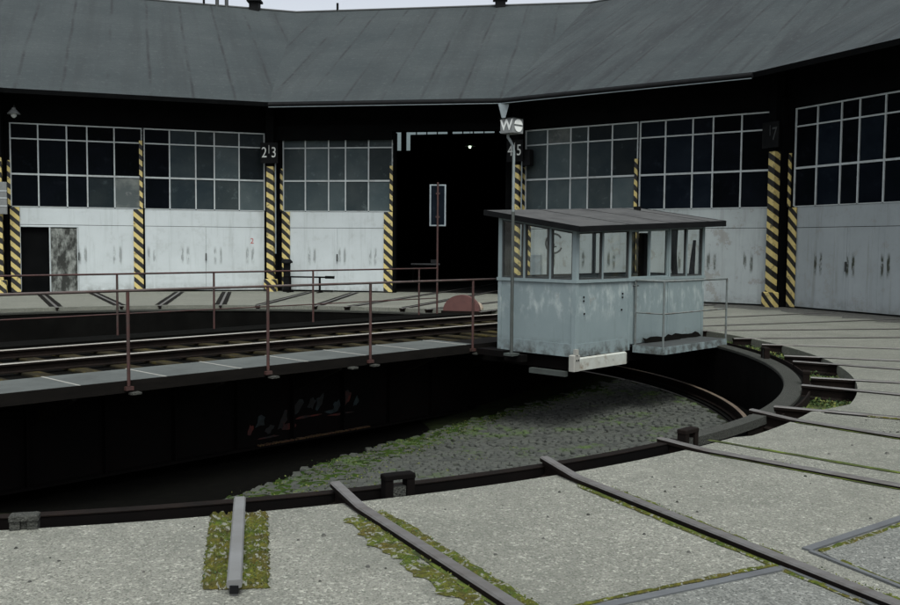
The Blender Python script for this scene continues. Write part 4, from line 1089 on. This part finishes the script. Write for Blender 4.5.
# back and end walls
for k in range(6):
    F,ln=facet(k,BRR)
    m=MB(); m.box(0,ln,-.15,.15,0,6.75); m.box(0,ln,-.15,.15,7.95,BZ-.12)
    nwin=7
    for i in range(nwin+1):
        x=ln*i/nwin; m.box(max(0,x-.12),min(ln,x+.12),-.149,.149,6.751,7.949)
    m.build('back_wall',M_['soot_shade_wall'],house,F)
    b=MB(); 
    for i in range(nwin):
        x0=ln*i/nwin+.122; x1=ln*(i+1)/nwin-.122
        for q in range(1,4): xx=x0+(x1-x0)*q/4; b.box(xx-.03,xx+.03,-.03,.03,6.752,7.948)
    f=b.build('window',M_['soot_shade'],house,F)
    g=MB(); g.box(.13,ln-.13,-.004,.004,6.753,7.947); g.build('pane',M_['skyglass'],f,F)
for a,sg in ((VA[0],1),(VA[-1],-1)):
    p=pol(RV,a); q=pol(BRR,a); d=q-p; T=frame(p.x,p.y,0,math.atan2(d.y,d.x))
    rx=(RR-RV); m=MB(); pf=[(0,0),(d.length,0),(d.length,BZ-.2),(rx,RZ-.2),(0,6.9)]
    n=5; vs=[(x,-.12,z) for x,z in pf]+[(x,.12,z) for x,z in pf]
    m.add(vs,[list(range(5)),list(range(9,4,-1))]+[(i,(i+1)%5,5+(i+1)%5,5+i) for i in range(5)]); m.build('end_wall',M_['soot_shade_wall'],house,T)
# roof trusses over every corner line and the bay centre
for a in (94.3,75.0,67.1,53.5):
    p=pol(RV+.5,a); q=pol(BRR-.3,a); d=q-p; T=frame(p.x,p.y,0,math.atan2(d.y,d.x)); ln=d.length; m=MB()
    m.box(0,ln,-.09,.09,6.75,6.95)
    rx=RR-RV-.5
    def bar(x0,z0,x1,z1,w=.07):
        dd=Vector((x1-x0,0,z1-z0)); s=Vector((-dd.z,0,dd.x)).normalized()*w
        vs=[]
        for y in (-.07,.07): vs+=[(x0+s.x,y,z0+s.z),(x1+s.x,y,z1+s.z),(x1-s.x,y,z1-s.z),(x0-s.x,y,z0-s.z)]
        m.add(vs,[(0,1,2,3),(7,6,5,4),(0,1,5,4),(1,2,6,5),(2,3,7,6),(3,0,4,7)])
    bar(rx,6.96,rx,RZ-.3); bar(rx-4.6,6.96,rx,RZ-.6); bar(rx+5,6.96,rx,RZ-.6); bar(rx+9.5,6.96,rx+5,RZ-2.0); bar(rx+5,6.96,rx+5,RZ-1.9); bar(rx+7.6,6.96,rx+7.6,BZ+.4); bar(rx-4.6,6.96,rx-4.6,RZ-2.9)
    m.build('roof_truss',M_['soot_shade'],house,T)

p=pol(29.5,84.3,0); q=pol(29.5,66.0,0); d=q-p
m=MB(); m.box(0,d.length,-.2,.2,5.75,6.72); m.build('added_window_mask',M_['soot_shade'],house,frame(p.x,p.y,0,math.atan2(d.y,d.x)))  # added dark beam, hides the lower part of the bright back windows
# number boards on the columns
def board(k,txt,label,w=.62,h=.70,z=4.72,narrow=.8):
    F=facet(k)[0]; t=thing('number_board',label,'number sign',F@Matrix.Translation((.19 if k==3 else -.03,-.34,z)),'track number boards on the columns')
    Mt=W[t.name]
    m=MB(); m.box(-w/2,w/2,-.02,.03,-h/2,h/2,bev=.006); m.build('board',M_['black'],t)
    m=MB(); m.box(-.008,.008,-.026,-.0205,-.02,.26); m.build('divider',M_['numwhite'] if k!=4 else M_['darkgrey'],t)
    for s,x in zip(txt,(-.17,.17)):
        if s!=' ': text_obj('digit',s,.50,M_['numwhite'] if k!=4 else M_['darkgrey'],t,Mt@Matrix.Translation((x,-.024,0.0))@Matrix.Rotation(R(90),4,'X'),.002,narrow=narrow)
board(2,'23','black board reading 2 and 3 on the striped column left of the open doorway')
board(3,'45','black board with a white 5 behind the lamp mast above the cabin')
board(4,' 7','very dark board with a faint 7 on the striped column at the right')
F=facet(3)[0]
t=thing('horn_box','small black box fixed beside the board with the 5','box',F@Matrix.Translation((.55,-.12,4.5)))
m=MB(); m.box(-.13,.13,-.1,.16,-.26,.26,bev=.02); m.build('case',M_['black'],t); m=MB(); m.box(-.04,.04,.16,.26,-.05,.05); m.build('arm',M_['black'],t)
# white box and lamp at the left edge
F=facet(1)[0]
t=thing('fuse_box','pale fuse box with ribs on the striped column at the left edge','fuse box',F@Matrix.Translation((.10,-.36,3.0)))
m=MB(); m.box(-.16,.14,-.06,.08,-.50,.50,bev=.01); m.build('case',M_['signgrey'],t); 
for z in (-.25,.0,.22):
    m=MB(); m.box(-.165,.145,-.07,-.061,z-.015,z+.015); m.build('rib',M_['bars'],t)
t=thing('wall_lamp','pale enamel lamp under the dark eave at the upper left','lamp',F@Matrix.Translation((.50,-.55,5.68)))
m=MB(); m.tube([(0,.5,.16),(0,.1,.20),(0,0,.12)],.02,8); m.build('bracket',M_['darkgrey'],t)
m=MB(); m.tube([(0,0,.12),(0,0,.06),(0,0,-.08)],[.04,.08,.20],14); m.build('shade',M_['signgrey'],t)
m=MB(); m.tube([(0,0,-.081),(0,0,-.15),(0,0,-.2)],[.09,.08,.03],12); m.build('globe',M_['offwhite'],t)
# pendant lamp burning inside the open bay
p=Vector((.72,37.0,5.45)); t=thing('pendant_lamp','small lit greenish lamp hanging inside the dark open bay','lamp',Matrix.Translation(p))
m=MB(); m.tube([(0,0,.18),(0,0,1.3)],.012,6); m.build('cord',M_['black'],t)
m=MB(); m.tube([(0,0,.18),(0,0,.12),(0,0,.0)],[.04,.09,.22],14,caps=False); m.build('shade',M_['darkgrey'],t)
em,nt,b,_=new_mat('lamp_glow'); b.inputs['Emission Color'].default_value=(.75,1,.7,1); b.inputs['Emission Strength'].default_value=1.3
m=MB(); m.tube([(0,0,.06),(0,0,.0),(0,0,-.07)],[.035,.055,.03],12); m.build('bulb',em,t)
# bench inside the open bay
t=thing('workbench','dim workbench with a pale edge far inside the open bay','workbench',frame(-.75,36.5,0))
m=MB(); m.box(-.75,.35,-.3,.3,.88,.93); m.build('bench_top',M_['signgrey'],t); m=MB()
for x in (-.7,.24): m.box(x,x+.06,-.26,.26,0,.879)
m.build('bench_legs',M_['soot_shade'],t); m=MB(); m.box(.0,.22,-.12,.12,.931,1.08); m.box(.05,.17,-.2,-.121,.95,1.02); m.build('vice',M_['darkgrey'],t)
# trestle and bin before door 3
F=D(2)
t=thing('trestle','low dark metal trestle on the apron right of the 2 and 3 column','trestle',F@frame(1.42,-.62,0))
m=MB(); m.box(-.85,.62,-.04,.04,.50,.55); m.box(.62,.92,-.06,.06,.48,.57); m.build('top_bar',M_['girder'],t)
for x in (-.62,.42):
    m=MB(); m.box(x-.03,x+.03,-.03,.03,.03,.499); m.box(x-.04,x+.04,-.25,.25,.0,.029); m.build('leg',M_['girder'],t)
m=MB(); m.box(-.9,.85,.05,.12,.03,.09); m.build('foot_bar',M_['girder'],t)
t=thing('black_drum','slim black standpipe drum beside the striped plinth of the 2 and 3 column','drum',F@frame(.58,-.30,0))
m=MB(); m.tube([(0,0,0),(0,0,.05),(0,0,.95),(0,0,.98)],[.15,.12,.12,.14],14); m.build('body',M_['black'],t)
m=MB(); m.tube([(0,0,.981),(0,0,1.04),(0,0,1.12)],[.19,.19,.11],14); m.build('cap',M_['black'],t)

# ------------------------------------------------------------------ light, sky, camera
AZ,EL=R(168),R(62)        # bright part of the overcast sky, behind the camera
sd=Vector((math.sin(AZ)*math.cos(EL),math.cos(AZ)*math.cos(EL),math.sin(EL)))
ld=bpy.data.lights.new('sun','SUN'); ld.energy=1.0; ld.angle=R(30); ld.color=(.93,1,.945)
lo=bpy.data.objects.new('sun',ld); col.objects.link(lo); lo.rotation_euler=sd.to_track_quat('Z','Y').to_euler()
w=bpy.data.worlds.new('World'); sc.world=w; w.use_nodes=True; nt=w.node_tree; nt.nodes.clear()
out=N(nt,'ShaderNodeOutputWorld'); bg=N(nt,'ShaderNodeBackground'); sky=N(nt,'ShaderNodeTexSky'); sky.sky_type='NISHITA'
sky.sun_disc=False; sky.sun_elevation=EL; sky.sun_rotation=AZ; sky.air_density=1.0; sky.dust_density=4.0; sky.ozone_density=1.0
hs=N(nt,'ShaderNodeHueSaturation'); hs.inputs['Saturation'].default_value=.32
L(nt,sky.outputs[0],hs.inputs['Color']); L(nt,hs.outputs[0],bg.inputs[0]); bg.inputs[1].default_value=.09; L(nt,bg.outputs[0],out.inputs[0])
cd=bpy.data.cameras.new('camera'); cam=bpy.data.objects.new('camera',cd); col.objects.link(cam)
cd.sensor_width=36; cd.lens=949.1*36/900; cd.clip_start=.05; cd.clip_end=6000
pitch=math.atan((302.5-244.85)/949.1)
cam.matrix_world=Matrix.Translation((0,0,1.65))@Matrix.Rotation(math.pi/2-pitch,4,'X')@Matrix.Rotation(.00813,4,'Z')
sc.camera=cam
sc.view_settings.view_transform='Standard'; sc.view_settings.look='None'; sc.view_settings.gamma=1; sc.view_settings.use_curve_mapping=False
sc.view_settings.exposure=1.2
